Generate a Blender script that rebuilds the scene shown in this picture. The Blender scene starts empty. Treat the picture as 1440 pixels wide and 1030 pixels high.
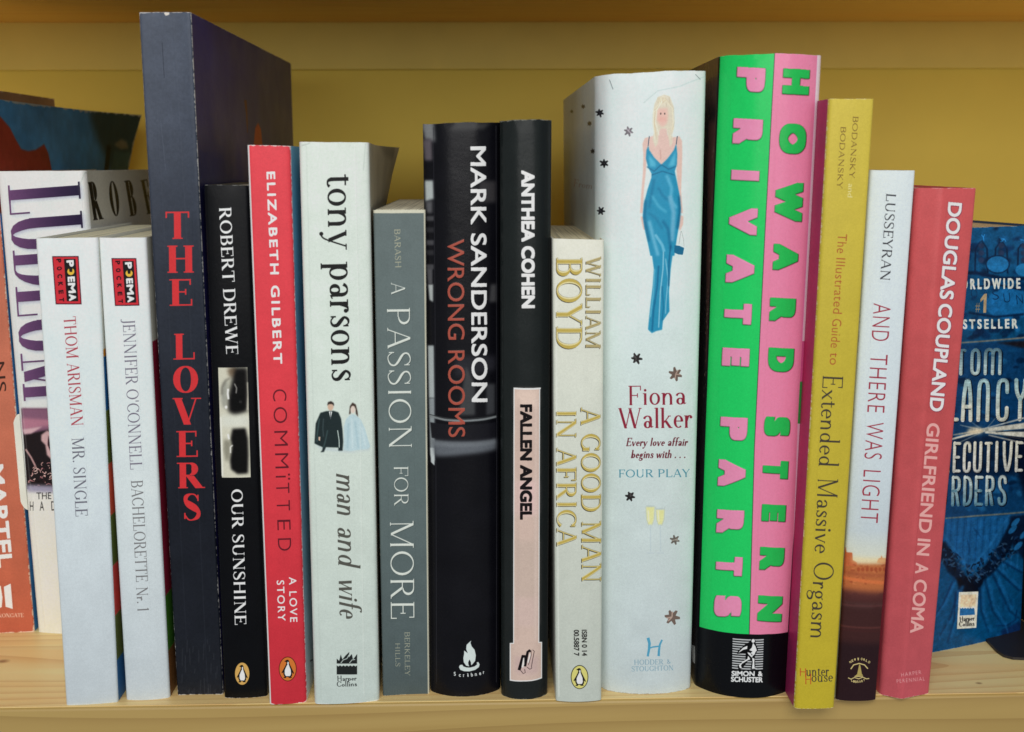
import bpy, math, random
import numpy as np
from mathutils import Matrix, Vector

# ------------------------------------------------------------------ camera
SC = bpy.context.scene
FPX, CX, CY = 1547.0, 720.0, 515.0           # focal length and centre in photograph pixels (1440 wide)
PITCH = math.atan2(285.0, 1547.0)
YAW = math.radians(1.26)
ROLL = -0.0040
CAM = np.array([0.0, 0.0, 0.205])
fw = np.array([math.sin(YAW)*math.cos(PITCH), math.cos(YAW)*math.cos(PITCH), -math.sin(PITCH)])
r0 = np.array([math.cos(YAW), -math.sin(YAW), 0.0]); u0 = np.cross(r0, fw)
rt = math.cos(ROLL)*r0 + math.sin(ROLL)*u0; up = -math.sin(ROLL)*r0 + math.cos(ROLL)*u0
cam = bpy.data.cameras.new('camera'); cam.sensor_width = 36.0; cam.lens = FPX/1440*36.0
cam.clip_start = 0.01; cam.clip_end = 50
cam.dof.use_dof = True; cam.dof.focus_distance = 0.432; cam.dof.aperture_fstop = 13.0
camo = bpy.data.objects.new('camera', cam); SC.collection.objects.link(camo); SC.camera = camo
M = Matrix.Identity(4)
for i in range(3):
    M[i][0], M[i][1], M[i][2], M[i][3] = rt[i], up[i], -fw[i], CAM[i]
camo.matrix_world = M

# ------------------------------------------------------------------ light
wd = bpy.data.worlds.new('World'); SC.world = wd; wd.use_nodes = True
wd.node_tree.nodes['Background'].inputs[0].default_value = (0.93, 0.97, 1.0, 1)
wd.node_tree.nodes['Background'].inputs[1].default_value = 0.25

def area(name, loc, target, sx, sy, watts, col):
    l = bpy.data.lights.new(name, 'AREA'); l.shape = 'RECTANGLE'; l.size = sx; l.size_y = sy
    l.energy = watts; l.color = col
    o = bpy.data.objects.new(name, l); SC.collection.objects.link(o)
    d = Vector(target) - Vector(loc)
    o.matrix_world = Matrix.Translation(Vector(loc)) @ d.to_track_quat('-Z', 'Y').to_matrix().to_4x4()
    return o
area('ceiling_lamp', (-0.10, -1.05, 1.35), (0.0, 0.42, 0.12), 1.4, 0.6, 16.6, (1.0, 0.985, 0.95))
area('front_fill', (0.12, -1.6, 0.52), (0.0, 0.5, 0.20), 2.0, 0.6, 14.3, (1.0, 0.985, 0.96))  # unseen fill light added in front to brighten the wall and recessed covers
vs = SC.view_settings
vs.view_transform = 'Standard'; vs.look = 'None'; vs.exposure = 0.0; vs.gamma = 1.0
K = 0.86            # linear brightness a pure white spine shows in this light

# ------------------------------------------------------------------ picture-to-place geometry
def ray(px, py):
    d = fw*FPX + rt*(px-CX) + up*(CY-py)
    return d/np.linalg.norm(d)
def on_shelf(px, py, z=0.0):
    d = ray(px, py); t = (z-CAM[2])/d[2]
    return CAM + d*t
def on_plane(px, py, p, n):
    d = ray(px, py); t = np.dot(p-CAM, n)/np.dot(d, n)
    return CAM + d*t
def project(P):
    v = P-CAM; z = v@fw
    return np.stack([CX+FPX*(v@rt)/z, CY-FPX*(v@up)/z], -1)

# ------------------------------------------------------------------ mesh helpers
def link(name, verts, faces, mat, parent=None, origin=None, uvs=None, smooth=False):
    me = bpy.data.meshes.new(name)
    v = np.asarray(verts, float)
    if origin is not None: v = v - np.asarray(origin)
    me.from_pydata([tuple(p) for p in v], [], [tuple(int(i) for i in f) for f in faces])
    if uvs is not None:
        uvl = me.uv_layers.new(name='UVMap')
        li = np.zeros(len(me.loops), dtype=np.int32); me.loops.foreach_get('vertex_index', li)
        uvl.data.foreach_set('uv', np.asarray(uvs, np.float32)[li].ravel())
    if smooth:
        me.polygons.foreach_set('use_smooth', [True]*len(me.polygons))
    me.materials.append(mat)
    me.validate(); me.update()
    o = bpy.data.objects.new(name, me); SC.collection.objects.link(o)
    if parent is not None: o.parent = parent
    return o

def sheet(name, S, N, thick, mat, parent, origin, us, vs_, smooth_ang=None):
    """solid sheet: S(u,v) outer surface, N(u,v)*thick gives the inner one"""
    nu, nv = len(us), len(vs_)
    U, V = np.meshgrid(us, vs_, indexing='ij')
    P = S(U.ravel(), V.ravel()); Q = P + N(U.ravel(), V.ravel())*thick
    n = nu*nv; faces = []
    idx = lambda i, j: i*nv+j
    for i in range(nu-1):
        for j in range(nv-1):
            faces.append((idx(i,j), idx(i+1,j), idx(i+1,j+1), idx(i,j+1)))
            faces.append((n+idx(i,j), n+idx(i,j+1), n+idx(i+1,j+1), n+idx(i+1,j)))
    # rim on vertices of its own so the outer face keeps a crisp edge
    ring = [idx(i,0) for i in range(nu)] + [idx(nu-1,j) for j in range(1,nv)] + [idx(i,nv-1) for i in range(nu-2,-1,-1)] + [idx(0,j) for j in range(nv-2,0,-1)]
    m = len(ring); base = 2*n
    Vv = np.concatenate([P, Q, P[ring], Q[ring]])
    uv1 = np.stack([U.ravel(), V.ravel()], -1)
    UV = np.concatenate([uv1, uv1, uv1[ring], uv1[ring]])
    for k in range(m):
        k2 = (k+1) % m
        faces.append((base+k, base+m+k, base+m+k2, base+k2))
    o = link(name, Vv, faces, mat, parent, origin, UV, smooth=True)
    o.data.set_sharp_from_angle(angle=math.radians(50))
    return o

def tag(o, label=None, cat=None, group=None, kind=None):
    if label: o['label'] = label
    if cat: o['category'] = cat
    if group: o['group'] = group
    if kind: o['kind'] = kind
    return o

# ------------------------------------------------------------------ painting print onto surfaces
def s2l(c):
    c = np.asarray(c, float)
    return np.where(c <= 0.04045, c/12.92, ((c+0.055)/1.055)**2.4)
def l2s(c):
    c = np.clip(c, 0, 1)
    return np.where(c <= 0.0031308, c*12.92, 1.055*c**(1/2.4)-0.055)
def alb(rgb, k=None):
    return tuple(float(x) for x in np.minimum(s2l(np.array(rgb)/255.0)/(k or K), 0.86))

def blur2(a, r):
    r = int(round(r))
    if r < 1: return a
    for _ in range(3):
        for ax in (0, 1):
            p = np.pad(a, [(r+1, r) if i == ax else (0, 0) for i in range(2)], mode='edge')
            c = np.cumsum(p, axis=ax)
            n = a.shape[ax]
            a = (np.take(c, range(2*r+1, 2*r+1+n), axis=ax) - np.take(c, range(0, n), axis=ax))/(2*r+1)
    return a

def vnoise(h, w, cell, rng, cellx=None):
    cy, cx = cell, (cellx or cell)
    gh, gw = int(h/cy)+3, int(w/cx)+3
    g = rng.random((gh, gw))
    y = np.arange(h)/cy; x = np.arange(w)/cx
    yi = y.astype(int); xi = x.astype(int); fy = y-yi; fx = x-xi
    fy = fy*fy*(3-2*fy); fx = fx*fx*(3-2*fx)
    a = g[np.ix_(yi, xi)]; b = g[np.ix_(yi, xi+1)]; c = g[np.ix_(yi+1, xi)]; d = g[np.ix_(yi+1, xi+1)]
    return (a*(1-fx)+b*fx)*(1-fy[:, None]) + (c*(1-fx)+d*fx)*fy[:, None]

class Canvas:
    def __init__(s, F, W, H, seed=1):
        s.F, s.W, s.H = F, int(W), int(H)
        s.a = np.zeros((s.H, s.W, 3)); s.h = None
        s.rng = np.random.default_rng(seed)
    def bg(s, c): s.a[:] = np.array(c)/255.0
    def vgrad(s, stops):
        """stops: (t from top 0..1, colour)"""
        t = np.linspace(0, 1, s.H); xs = [q[0] for q in stops]
        for i in range(3): s.a[:, :, i] = np.interp(t, xs, [q[1][i]/255.0 for q in stops])[:, None]
    def inv(s, pts):
        """photograph pixel -> place on the surface, as texture pixels"""
        p = np.asarray(pts, float).reshape(-1, 2)
        st = np.full((len(p), 2), 0.5)
        e = 1e-4
        for _ in range(14):
            q = project(s.F(st[:, 0], st[:, 1]))
            a = (project(s.F(st[:, 0]+e, st[:, 1]))-q)/e
            b = (project(s.F(st[:, 0], st[:, 1]+e))-q)/e
            d = p-q; det = a[:, 0]*b[:, 1]-a[:, 1]*b[:, 0]
            det = np.where(np.abs(det) < 1e-6, 1e-6, det)
            ds = (d[:, 0]*b[:, 1]-d[:, 1]*b[:, 0])/det
            dt = (a[:, 0]*d[:, 1]-a[:, 1]*d[:, 0])/det
            st[:, 0] += np.clip(ds, -.3, .3); st[:, 1] += np.clip(dt, -.3, .3)
            st = np.clip(st, -.35, 1.35)
        return np.stack([st[:, 0]*s.W, (1-st[:, 1])*s.H], -1)
    def mask(s, polys, pad=0):
        """coverage of a list of polygons (texture pixels); returns box and mask"""
        allp = np.concatenate(polys)
        x0 = max(0, int(allp[:, 0].min())-1-pad); x1 = min(s.W, int(allp[:, 0].max())+2+pad)
        y0 = max(0, int(allp[:, 1].min())-1-pad); y1 = min(s.H, int(allp[:, 1].max())+2+pad)
        if x1 <= x0 or y1 <= y0: return None
        w, h = x1-x0, y1-y0; SS = 4
        E = []
        for p in polys:
            q = np.roll(p, -1, axis=0)
            if np.sum(p[:, 0]*q[:, 1]-q[:, 0]*p[:, 1]) < 0:
                p = p[::-1]; q = np.roll(p, -1, axis=0)
            E.append(np.concatenate([p, q], 1))
        E = np.concatenate(E) - np.array([x0, y0, x0, y0])
        E[:, [1, 3]] *= SS
        sg = np.sign(E[:, 3]-E[:, 1]); E = E[sg != 0]; sg = sg[sg != 0]
        ya = np.minimum(E[:, 1], E[:, 3]); yb = np.maximum(E[:, 1], E[:, 3])
        k0 = np.maximum(np.ceil(ya-.5), 0).astype(int); k1 = np.minimum(np.ceil(yb-.5), h*SS).astype(int)
        cnt = np.maximum(k1-k0, 0); m = cnt > 0
        E, sg, k0, cnt = E[m], sg[m], k0[m], cnt[m]
        if not len(E): return None
        ei = np.repeat(np.arange(len(E)), cnt)
        st = np.cumsum(cnt)-cnt
        k = np.arange(cnt.sum())-np.repeat(st, cnt)+np.repeat(k0, cnt)
        yy = k+.5
        xc = E[ei, 0]+(E[ei, 2]-E[ei, 0])*(yy-E[ei, 1])/(E[ei, 3]-E[ei, 1])
        xc = np.clip(xc, 0, w-1e-3); ci = xc.astype(int); f = xc-ci
        A = np.zeros((h, w+2)); r = (k//SS)
        np.add.at(A, (r, ci), sg[ei]*(1-f)/SS); np.add.at(A, (r, ci+1), sg[ei]*f/SS)
        return (y0, y1, x0, x1), np.clip(np.abs(np.cumsum(A, 1)[:, :w]), 0, 1)
    def fill(s, polys, col, alpha=1.0, blur=0, emboss=0.0, col2=None, axis=0):
        """polys in texture pixels"""
        r = s.mask(polys, pad=int(blur*3))
        if r is None: return
        (y0, y1, x0, x1), m = r
        if blur: m = blur2(m, blur)
        c = np.array(col)/255.0
        if col2 is not None:
            n = m.shape[1-axis] if axis == 0 else m.shape[0]
            g = np.linspace(0, 1, m.shape[1] if axis == 0 else m.shape[0])[:, None]
            cc = c*(1-g)+np.array(col2)/255.0*g
            c = cc[None, :, :] if axis == 0 else cc[:, None, :]
        mm = (m*alpha)[:, :, None]
        s.a[y0:y1, x0:x1] = s.a[y0:y1, x0:x1]*(1-mm)+c*mm
        if emboss:
            if s.h is None: s.h = np.zeros((s.H, s.W))
            s.h[y0:y1, x0:x1] = np.maximum(s.h[y0:y1, x0:x1], blur2(m, 1)*emboss) if emboss > 0 else s.h[y0:y1, x0:x1]+m*emboss
    def poly(s, pts, col, **k):
        s.fill([s.inv(pts)], col, **k)
    def polys(s, lst, col, **k):
        n = [len(p) for p in lst]; q = s.inv(np.concatenate([np.asarray(p, float) for p in lst]))
        s.fill(np.split(q, np.cumsum(n)[:-1]), col, **k)
    def rect(s, x0, y0, x1, y1, col, **k): s.poly([(x0, y0), (x1, y0), (x1, y1), (x0, y1)], col, **k)
    def strect(s, s0, t0, s1, t1, col, **k):
        """in surface units, t measured down from the top"""
        W, H = s.W, s.H
        s.fill([np.array([(s0*W, t0*H), (s1*W, t0*H), (s1*W, t1*H), (s0*W, t1*H)], float)], col, **k)
    def ell(s, cx, cy, rx, ry, col, rot=0, n=28, **k):
        a = np.linspace(0, 2*math.pi, n, endpoint=False); c, q = math.cos(rot), math.sin(rot)
        x = rx*np.cos(a); y = ry*np.sin(a)
        s.poly(np.stack([cx+x*c-y*q, cy+x*q+y*c], -1), col, **k)
    def line(s, pts, w, col, w2=None, **k):
        s.polys(strip(np.array(pts, float), np.linspace(w, w if w2 is None else w2, len(pts))), col, **k)
    def text(s, src, p0, p1, h, col, shift=(0, 0), **k):
        p0 = np.array(p0, float)+shift; p1 = np.array(p1, float)+shift
        L = np.linalg.norm(p1-p0); d = (p1-p0)/L; u = np.array([d[1], -d[0]])
        pl = src(L/h)
        s.polys([p0+np.outer(p[:, 0]*h, d)+np.outer(p[:, 1]*h, u) for p in pl], col, **k)
    def mottle(s, amt, cell, cellx=None):
        s.a *= (1+amt*(vnoise(s.H, s.W, cell, s.rng, cellx)-.5)*2)[:, :, None]
    def wear(s, amt=1.0, col=(225, 222, 210), sides='lrtb', width=3.0, cell=9):
        n = vnoise(s.H, s.W, cell, s.rng)*.6+vnoise(s.H, s.W, cell/3, s.rng)*.4
        n *= 0.55+0.9*vnoise(s.H, s.W, 110, s.rng)
        y, x = np.mgrid[0:s.H, 0:s.W].astype(float)
        d = np.full((s.H, s.W), 1e9)
        if 'l' in sides: d = np.minimum(d, x)
        if 'r' in sides: d = np.minimum(d, s.W-1-x)
        if 't' in sides: d = np.minimum(d, y*.8)
        if 'b' in sides: d = np.minimum(d, (s.H-1-y)*.8)
        cor = np.minimum(np.hypot(x, y), np.minimum(np.hypot(s.W-x, y), np.minimum(np.hypot(x, s.H-y), np.hypot(s.W-x, s.H-y))))
        v = n*amt+np.exp(-cor/14)*.35*amt-d/(width*2.2)-.36
        m = np.clip(v*9, 0, 1)*.85
        s.a = s.a*(1-m[:, :, None])+np.array(col)/255.0*m[:, :, None]
    def image(s, name, k=None):
        n1 = vnoise(s.H, s.W, 2.2, s.rng)-.5; n2 = vnoise(s.H, s.W, 90, s.rng, 30)-.5
        a = np.clip(s.a*(1+.04*n1+.014*n2)[:, :, None]+(.012*n1)[:, :, None], 0, 1)
        a = l2s(np.minimum(np.maximum(s2l(a)-.0035, .0006)/(k or K), 0.88))
        im = bpy.data.images.new(name, s.W, s.H, alpha=False)
        buf = np.ones((s.H, s.W, 4), np.float32); buf[:, :, :3] = a[::-1]
        im.pixels.foreach_set(buf.ravel()); im.update(); im.pack()
        hi = None
        if s.h is not None:
            hi = bpy.data.images.new(name+'_relief', s.W, s.H, alpha=False)
            hi.colorspace_settings.name = 'Non-Color'
            buf = np.ones((s.H, s.W, 4), np.float32); buf[:, :, :3] = np.clip(s.h, 0, 1)[::-1, :, None]
            hi.pixels.foreach_set(buf.ravel()); hi.update(); hi.pack()
        return im, hi

def strip(P, Wd):
    """ribbon of quads along polyline P with full widths Wd"""
    P = np.asarray(P, float); Wd = np.broadcast_to(Wd, (len(P),))
    T = np.gradient(P, axis=0); T /= np.maximum(np.linalg.norm(T, axis=1), 1e-9)[:, None]
    N = np.stack([-T[:, 1], T[:, 0]], -1)*(Wd/2)[:, None]
    a, b = P+N, P-N
    return [np.array([a[i], a[i+1], b[i+1], b[i]]) for i in range(len(P)-1)]

# ------------------------------------------------------------------ lettering
# skeleton alphabet: l x0 y0 x1 y1 w | a cx cy rx ry a0 a1 | b (bezier) | q x y w ... (curve) | s x y (foot) | d x y r
G = {
'A': (.72, "l .10 0 .36 1 t;l .37 1 .63 0 T;l .18 .34 .54 .34 t;s .10 0;s .63 0"),
'B': (.64, "l .15 0 .15 1 T;l .15 1 .34 1 t;a .34 .765 .21 .235 90 -90;l .15 .53 .34 .53 t;a .35 .275 .24 .275 90 -90;l .15 0 .35 0 t;s .12 0;s .12 1"),
'C': (.70, "a .40 .5 .35 .5 38 322;l .65 .96 .65 .70 t;l .655 .2 .64 .14 t"),
'D': (.76, "l .15 0 .15 1 T;l .15 1 .36 1 t;a .36 .5 .35 .5 90 -90;l .15 0 .36 0 t;s .12 0;s .12 1"),
'E': (.62, "l .15 0 .15 1 T;l .15 1 .53 1 t;l .15 .52 .41 .52 t;l .15 0 .56 0 t;l .53 1 .53 .78 t;l .56 0 .56 .25 t;l .41 .63 .41 .41 t;s .12 0;s .12 1"),
'F': (.58, "l .15 0 .15 1 T;l .15 1 .53 1 t;l .15 .50 .41 .50 t;l .53 1 .53 .76 t;l .41 .61 .41 .39 t;s .15 0;s .12 1"),
'G': (.76, "a .40 .5 .35 .5 38 318;l .65 .96 .65 .70 t;l .64 .40 .64 .08 T;s .64 .42"),
'H': (.80, "l .16 0 .16 1 T;l .64 0 .64 1 T;l .16 .52 .64 .52 t;s .16 0;s .16 1;s .64 0;s .64 1"),
'I': (.34, "l .17 0 .17 1 T;s .17 0;s .17 1"),
'J': (.40, "l .26 1 .26 .08 T;b .26 .12 .26 -.16 .10 -.20 .05 -.10;s .26 1"),
'K': (.72, "l .15 0 .15 1 T;l .56 1 .17 .40 t;l .26 .54 .60 0 T;s .15 0;s .15 1;s .56 1;s .62 0"),
'L': (.60, "l .15 0 .15 1 T;l .15 0 .54 0 t;l .54 0 .54 .28 t;s .15 1;s .12 0"),
'M': (.94, "l .15 0 .15 1 t;l .15 1 .46 .03 T;l .46 .03 .78 1 t;l .78 1 .78 0 T;s .15 0;s .11 1;s .78 0;s .82 1"),
'N': (.80, "l .15 0 .15 1 t;l .15 1 .65 0 T;l .65 0 .65 1 t;s .15 0;s .11 1;s .65 1"),
'O': (.80, "a .40 .5 .36 .5 0 360"),
'P': (.62, "l .15 0 .15 1 T;l .15 1 .34 1 t;a .34 .74 .23 .26 90 -90;l .15 .48 .34 .48 t;s .15 0;s .12 1"),
'Q': (.80, "a .40 .5 .36 .5 0 360;l .42 .05 .72 -.15 T"),
'R': (.70, "l .15 0 .15 1 T;l .15 1 .34 1 t;a .34 .75 .22 .25 90 -90;l .15 .50 .34 .50 t;l .34 .49 .60 0 T;s .15 0;s .12 1;s .62 0"),
'S': (.56, "q .46 .80 t .38 .95 t .26 .985 t .13 .90 m .11 .74 m .20 .60 T .36 .46 T .47 .30 m .44 .12 m .30 .015 t .18 .03 t .08 .20 t;l .46 .72 .46 .96 t;l .08 .28 .08 .05 t"),
'T': (.66, "l .33 0 .33 1 T;l .05 1 .61 1 t;l .05 1 .05 .77 t;l .61 1 .61 .77 t;s .33 0"),
'U': (.76, "l .16 1 .16 .26 T;b .16 .34 .16 -.10 .60 -.10 .60 .34;l .60 .30 .60 1 t;s .16 1;s .60 1"),
'V': (.70, "l .09 1 .36 0 T;l .36 0 .61 1 t;s .09 1;s .61 1"),
'W': (1.0, "l .09 1 .32 0 T;l .32 0 .50 .95 t;l .50 .95 .70 0 T;l .70 0 .91 1 t;s .09 1;s .50 1;s .91 1"),
'X': (.70, "l .09 1 .61 0 T;l .09 0 .61 1 t;s .09 0;s .61 0;s .09 1;s .61 1"),
'Y': (.68, "l .09 1 .34 .44 T;l .34 .44 .59 1 t;l .34 .46 .34 0 T;s .34 0;s .09 1;s .59 1"),
'Z': (.62, "l .08 1 .54 1 t;l .52 1 .08 0 T;l .06 0 .56 0 t"),
'&': (.80, "q .70 .30 t .52 .06 m .30 .01 m .13 .12 T .12 .30 T .30 .50 m .42 .70 m .36 .93 t .22 .93 m .20 .75 T .36 .45 T .52 .22 T .72 .02 m"),
'1': (.40, "l .20 0 .20 1 T;l .20 1 .08 .86 t;s .20 0"),
'.': (.24, "d .12 .06 .065"), "'": (.22, "l .11 1 .11 .72 m"), ' ': (.30, ""),
'a': (.46, "a .21 .13 .15 .13 0 360;l .34 .32 .34 .04 T;b .07 .34 .12 .50 .34 .52 .34 .28;l .34 .02 .44 .06 t"),
'b': (.52, "l .11 0 .11 1 T;a .28 .23 .19 .23 0 360;s .08 1"),
'c': (.42, "a .23 .23 .19 .23 45 315;d .35 .37 .045"),
'd': (.52, "l .38 0 .38 1 T;a .23 .23 .18 .23 0 360;s .35 1;s .42 0"),
'e': (.44, "a .23 .23 .19 .23 0 312;l .06 .25 .40 .25 t"),
'f': (.34, "l .15 0 .15 .80 T;b .15 .78 .15 1.04 .30 1.04 .35 .93;l .04 .45 .30 .45 t;s .15 0"),
'g': (.46, "a .21 .29 .16 .17 0 360;q .14 .14 t .08 .05 m .20 .0 m .36 -.05 T .37 -.20 T .20 -.30 t .06 -.22 t .08 -.08 t .18 -.01 t;l .33 .43 .43 .46 t"),
'h': (.54, "l .11 0 .11 1 T;b .12 .30 .18 .52 .39 .54 .39 .26;l .39 .30 .39 0 T;s .11 0;s .39 0;s .08 1"),
'i': (.26, "l .13 0 .13 .45 T;d .13 .66 .065;s .13 0;s .10 .45"),
'j': (.26, "l .14 -.2 .14 .45 T;d .14 .66 .065"),
'k': (.52, "l .11 0 .11 1 T;l .38 .45 .14 .18 t;l .22 .27 .42 0 T;s .11 0;s .08 1;s .38 .45;s .44 0"),
'l': (.26, "l .13 0 .13 1 T;s .13 0;s .10 1"),
'm': (.80, "l .11 0 .11 .45 T;b .12 .28 .17 .52 .38 .54 .38 .24;l .38 .30 .38 0 T;b .39 .28 .44 .52 .66 .54 .66 .24;l .66 .30 .66 0 T;s .11 0;s .38 0;s .66 0;s .08 .45"),
'n': (.54, "l .11 0 .11 .45 T;b .12 .28 .18 .52 .39 .54 .39 .24;l .39 .30 .39 0 T;s .11 0;s .39 0;s .08 .45"),
'o': (.48, "a .24 .23 .20 .23 0 360"),
'p': (.52, "l .11 -.30 .11 .45 T;a .28 .23 .19 .23 0 360;s .11 -.30;s .08 .45"),
'r': (.38, "l .11 0 .11 .45 T;b .12 .26 .17 .48 .26 .47 .30 .42;d .30 .39 .045;s .11 0;s .08 .45"),
's': (.38, "q .31 .36 t .25 .44 t .15 .44 m .09 .35 m .18 .26 T .29 .17 T .29 .06 m .18 .015 t .08 .08 t;l .31 .32 .31 .45 t;l .07 .14 .07 .01 t"),
't': (.34, "l .15 .62 .15 .08 T;b .15 .14 .15 -.04 .28 -.02 .32 .06;l .04 .45 .30 .45 t"),
'u': (.54, "l .12 .45 .12 .14 T;b .12 .18 .12 -.08 .34 -.06 .40 .16;l .40 .45 .40 0 T;s .09 .45;s .37 .45;s .43 0"),
'v': (.46, "l .07 .45 .24 0 T;l .24 0 .39 .45 t;s .07 .45;s .40 .45"),
'w': (.70, "l .07 .45 .22 0 T;l .22 0 .36 .44 t;l .36 .44 .50 0 T;l .50 0 .63 .45 t;s .07 .45;s .36 .45;s .64 .45"),
'x': (.46, "l .07 .45 .39 0 T;l .07 0 .38 .45 t;s .07 .45;s .38 .45;s .07 0;s .40 0"),
'y': (.46, "l .07 .45 .24 0 T;q .39 .45 t .24 .0 t .17 -.20 t .08 -.28 t;d .08 -.25 .05;s .07 .45;s .40 .45"),
}
def glyph(ch, T, t, sf, xs, xh, dsc):
    w, prog = G[ch]; X = .46; out = []
    def my(y):
        if y < 0: return y*dsc
        if y <= X: return y*(xh/X) if ch.islower() else y
        return xh+(y-X)*(1-xh)/(1-X) if ch.islower() else y
    wv = {'T': T, 't': t, 'm': (T+t)/2}
    for c in prog.split(';'):
        f = c.split()
        if not f: continue
        if f[0] == 'l':
            x0, y0, x1, y1 = [float(v) for v in f[1:5]]; ww = wv[f[5]]
            y0, y1 = my(y0), my(y1); x0 *= xs; x1 *= xs
            if abs(x1-x0) > abs(y1-y0)*1.6:
                if y0 == y1 == 1: y0 = y1 = 1-ww/2
                elif y0 == y1 == 0: y0 = y1 = ww/2
                out.append(np.array([(x0, y0-ww/2), (x1, y1-ww/2), (x1, y1+ww/2), (x0, y0+ww/2)]))
            else:
                L = math.hypot(x1-x0, y1-y0); hw = ww/2*L/max(abs(y1-y0), 1e-6)
                out.append(np.array([(x0-hw, y0), (x0+hw, y0), (x1+hw, y1), (x1-hw, y1)]))
        elif f[0] == 'a':
            cx, cy, rx, ry, a0, a1 = [float(v) for v in f[1:]]
            yt, yb = my(cy+ry), my(cy-ry); cy, ry = (yt+yb)/2, (yt-yb)/2
            n = max(6, int(abs(a1-a0)/15)); a = np.radians(np.linspace(a0, a1, n+1))
            RX, RY = rx*xs-T*.46, ry-t/2
            P = np.stack([cx*xs+RX*np.cos(a), cy+RY*np.sin(a)], -1)
            out += strip(P, t+(T*1.04-t)*np.abs(np.cos(a))**1.5) if not (a1-a0 == 360) else ring(P, t+(T*1.04-t)*np.abs(np.cos(a))**1.5)
        elif f[0] == 'b':
            v = [float(q) for q in f[1:]]; p = np.array(v).reshape(4, 2)
            p = np.array([(x*xs, my(y)) for x, y in p]); u = np.linspace(0, 1, 11)[:, None]
            P = (1-u)**3*p[0]+3*u*(1-u)**2*p[1]+3*u*u*(1-u)*p[2]+u**3*p[3]
            D = np.gradient(P, axis=0); sn = np.abs(D[:, 1])/np.maximum(np.hypot(D[:, 0], D[:, 1]), 1e-9)
            out += strip(P, t+(T-t)*sn**1.5)
        elif f[0] == 'q':
            k = [(float(f[i])*xs, my(float(f[i+1])), wv[f[i+2]]) for i in range(1, len(f), 3)]
            k = np.array(k); n = len(k); o = []
            for i in range(n-1):
                a, b, c2, d = k[max(i-1, 0)], k[i], k[i+1], k[min(i+2, n-1)]
                for u in (0, .33, .66):
                    o.append(.5*(2*b+(c2-a)*u+(2*a-5*b+4*c2-d)*u*u+(3*b-a-3*c2+d)*u**3))
            o.append(k[-1]); o = np.array(o)
            out += strip(o[:, :2], o[:, 2])
        elif f[0] == 's' and sf > 0:
            x, y = float(f[1])*xs, my(float(f[2])); hl = sf+T*.35
            th = max(t*.8, .025); top = y > .2 or y == my(.45)
            y0, y1 = (y-th, y) if top else (y, y+th)
            out.append(np.array([(x-hl, y0), (x+hl, y0), (x+hl, y1), (x-hl, y1)]))
        elif f[0] == 'd':
            x, y, r = float(f[1])*xs, my(float(f[2])), max(float(f[3]), T*.55)
            a = np.linspace(0, 2*math.pi, 12, endpoint=False)
            out.append(np.stack([x+r*np.cos(a), y+r*np.sin(a)], -1))
    return w*xs, out
def ring(P, Wd):
    Q = P[:-1]; T = np.roll(Q, -1, 0)-np.roll(Q, 1, 0); T /= np.linalg.norm(T, axis=1)[:, None]
    N = np.stack([-T[:, 1], T[:, 0]], -1)*(Wd[:-1]/2)[:, None]; a, b = Q+N, Q-N; n = len(Q)
    return [np.array([a[i], a[(i+1) % n], b[(i+1) % n], b[i]]) for i in range(n)]
def serif(txt, T=.13, t=.035, sf=.06, track=0.0, slant=0.0, xh=.46, dsc=1.0):
    T, t = T*1.22, t*1.25
    def f(L):
        nat = sum(G[c][0] for c in txt)+track*(len(txt)-1)
        xs = (L+.04)/nat; x = -.02; out = []
        for c in txt:
            w, pl = glyph(c, T, t, sf, xs, xh, dsc)
            for p in pl:
                p = p+np.array([x, 0]); p[:, 0] += slant*p[:, 1]; out.append(p)
            x += w+track*xs
        return out
    return f
_sc = {}
RING = [(x/2, y/2) for x in range(-2, 3) for y in range(-2, 3)]
def sans(txt, bold=0.0, track=1.0, slant=0.0):
    key = (txt, bold, track)
    if key not in _sc:
        c = bpy.data.curves.new('print', 'FONT'); c.body = txt; c.offset = min(bold, 0.0); c.space_character = track; c.resolution_u = 5
        o = bpy.data.objects.new('print', c); SC.collection.objects.link(o)
        dg = bpy.context.evaluated_depsgraph_get(); dg.update()
        me = o.evaluated_get(dg).to_mesh(); me.calc_loop_triangles()
        v = np.zeros(len(me.vertices)*3); me.vertices.foreach_get('co', v); v = v.reshape(-1, 3)[:, :2]
        tr = np.zeros(len(me.loop_triangles)*3, np.int32); me.loop_triangles.foreach_get('vertices', tr)
        tri = v[tr].reshape(-1, 3, 2)
        bpy.data.objects.remove(o); bpy.data.curves.remove(c)
        tri[:, :, 0] -= v[:, 0].min(); tri[:, :, 0] /= (v[:, 0].max()-v[:, 0].min())
        b0 = min(bold, 0.0); tri[:, :, 1] = (tri[:, :, 1]+b0)/(0.682+2*b0)
        _sc[key] = tri
    tri = _sc[key]
    def f(L):
        q = tri.copy(); bb = max(bold, 0.0)*1.25
        q[:, :, 0] = q[:, :, 0]*(L-2*bb)+bb; q[:, :, 1] = q[:, :, 1]*(1-2*bb)+bb; q[:, :, 0] += slant*q[:, :, 1]
        if not bb: return [p for p in q]
        return [p+np.array([bb*cx, bb*cy]) for cx, cy in RING for p in q]
    return f

# ------------------------------------------------------------------ materials
def nt_new(name):
    m = bpy.data.materials.new(name); m.use_nodes = True; nt = m.node_tree
    return m, nt, nt.nodes['Principled BSDF'], nt.nodes.new, nt.links.new

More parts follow.
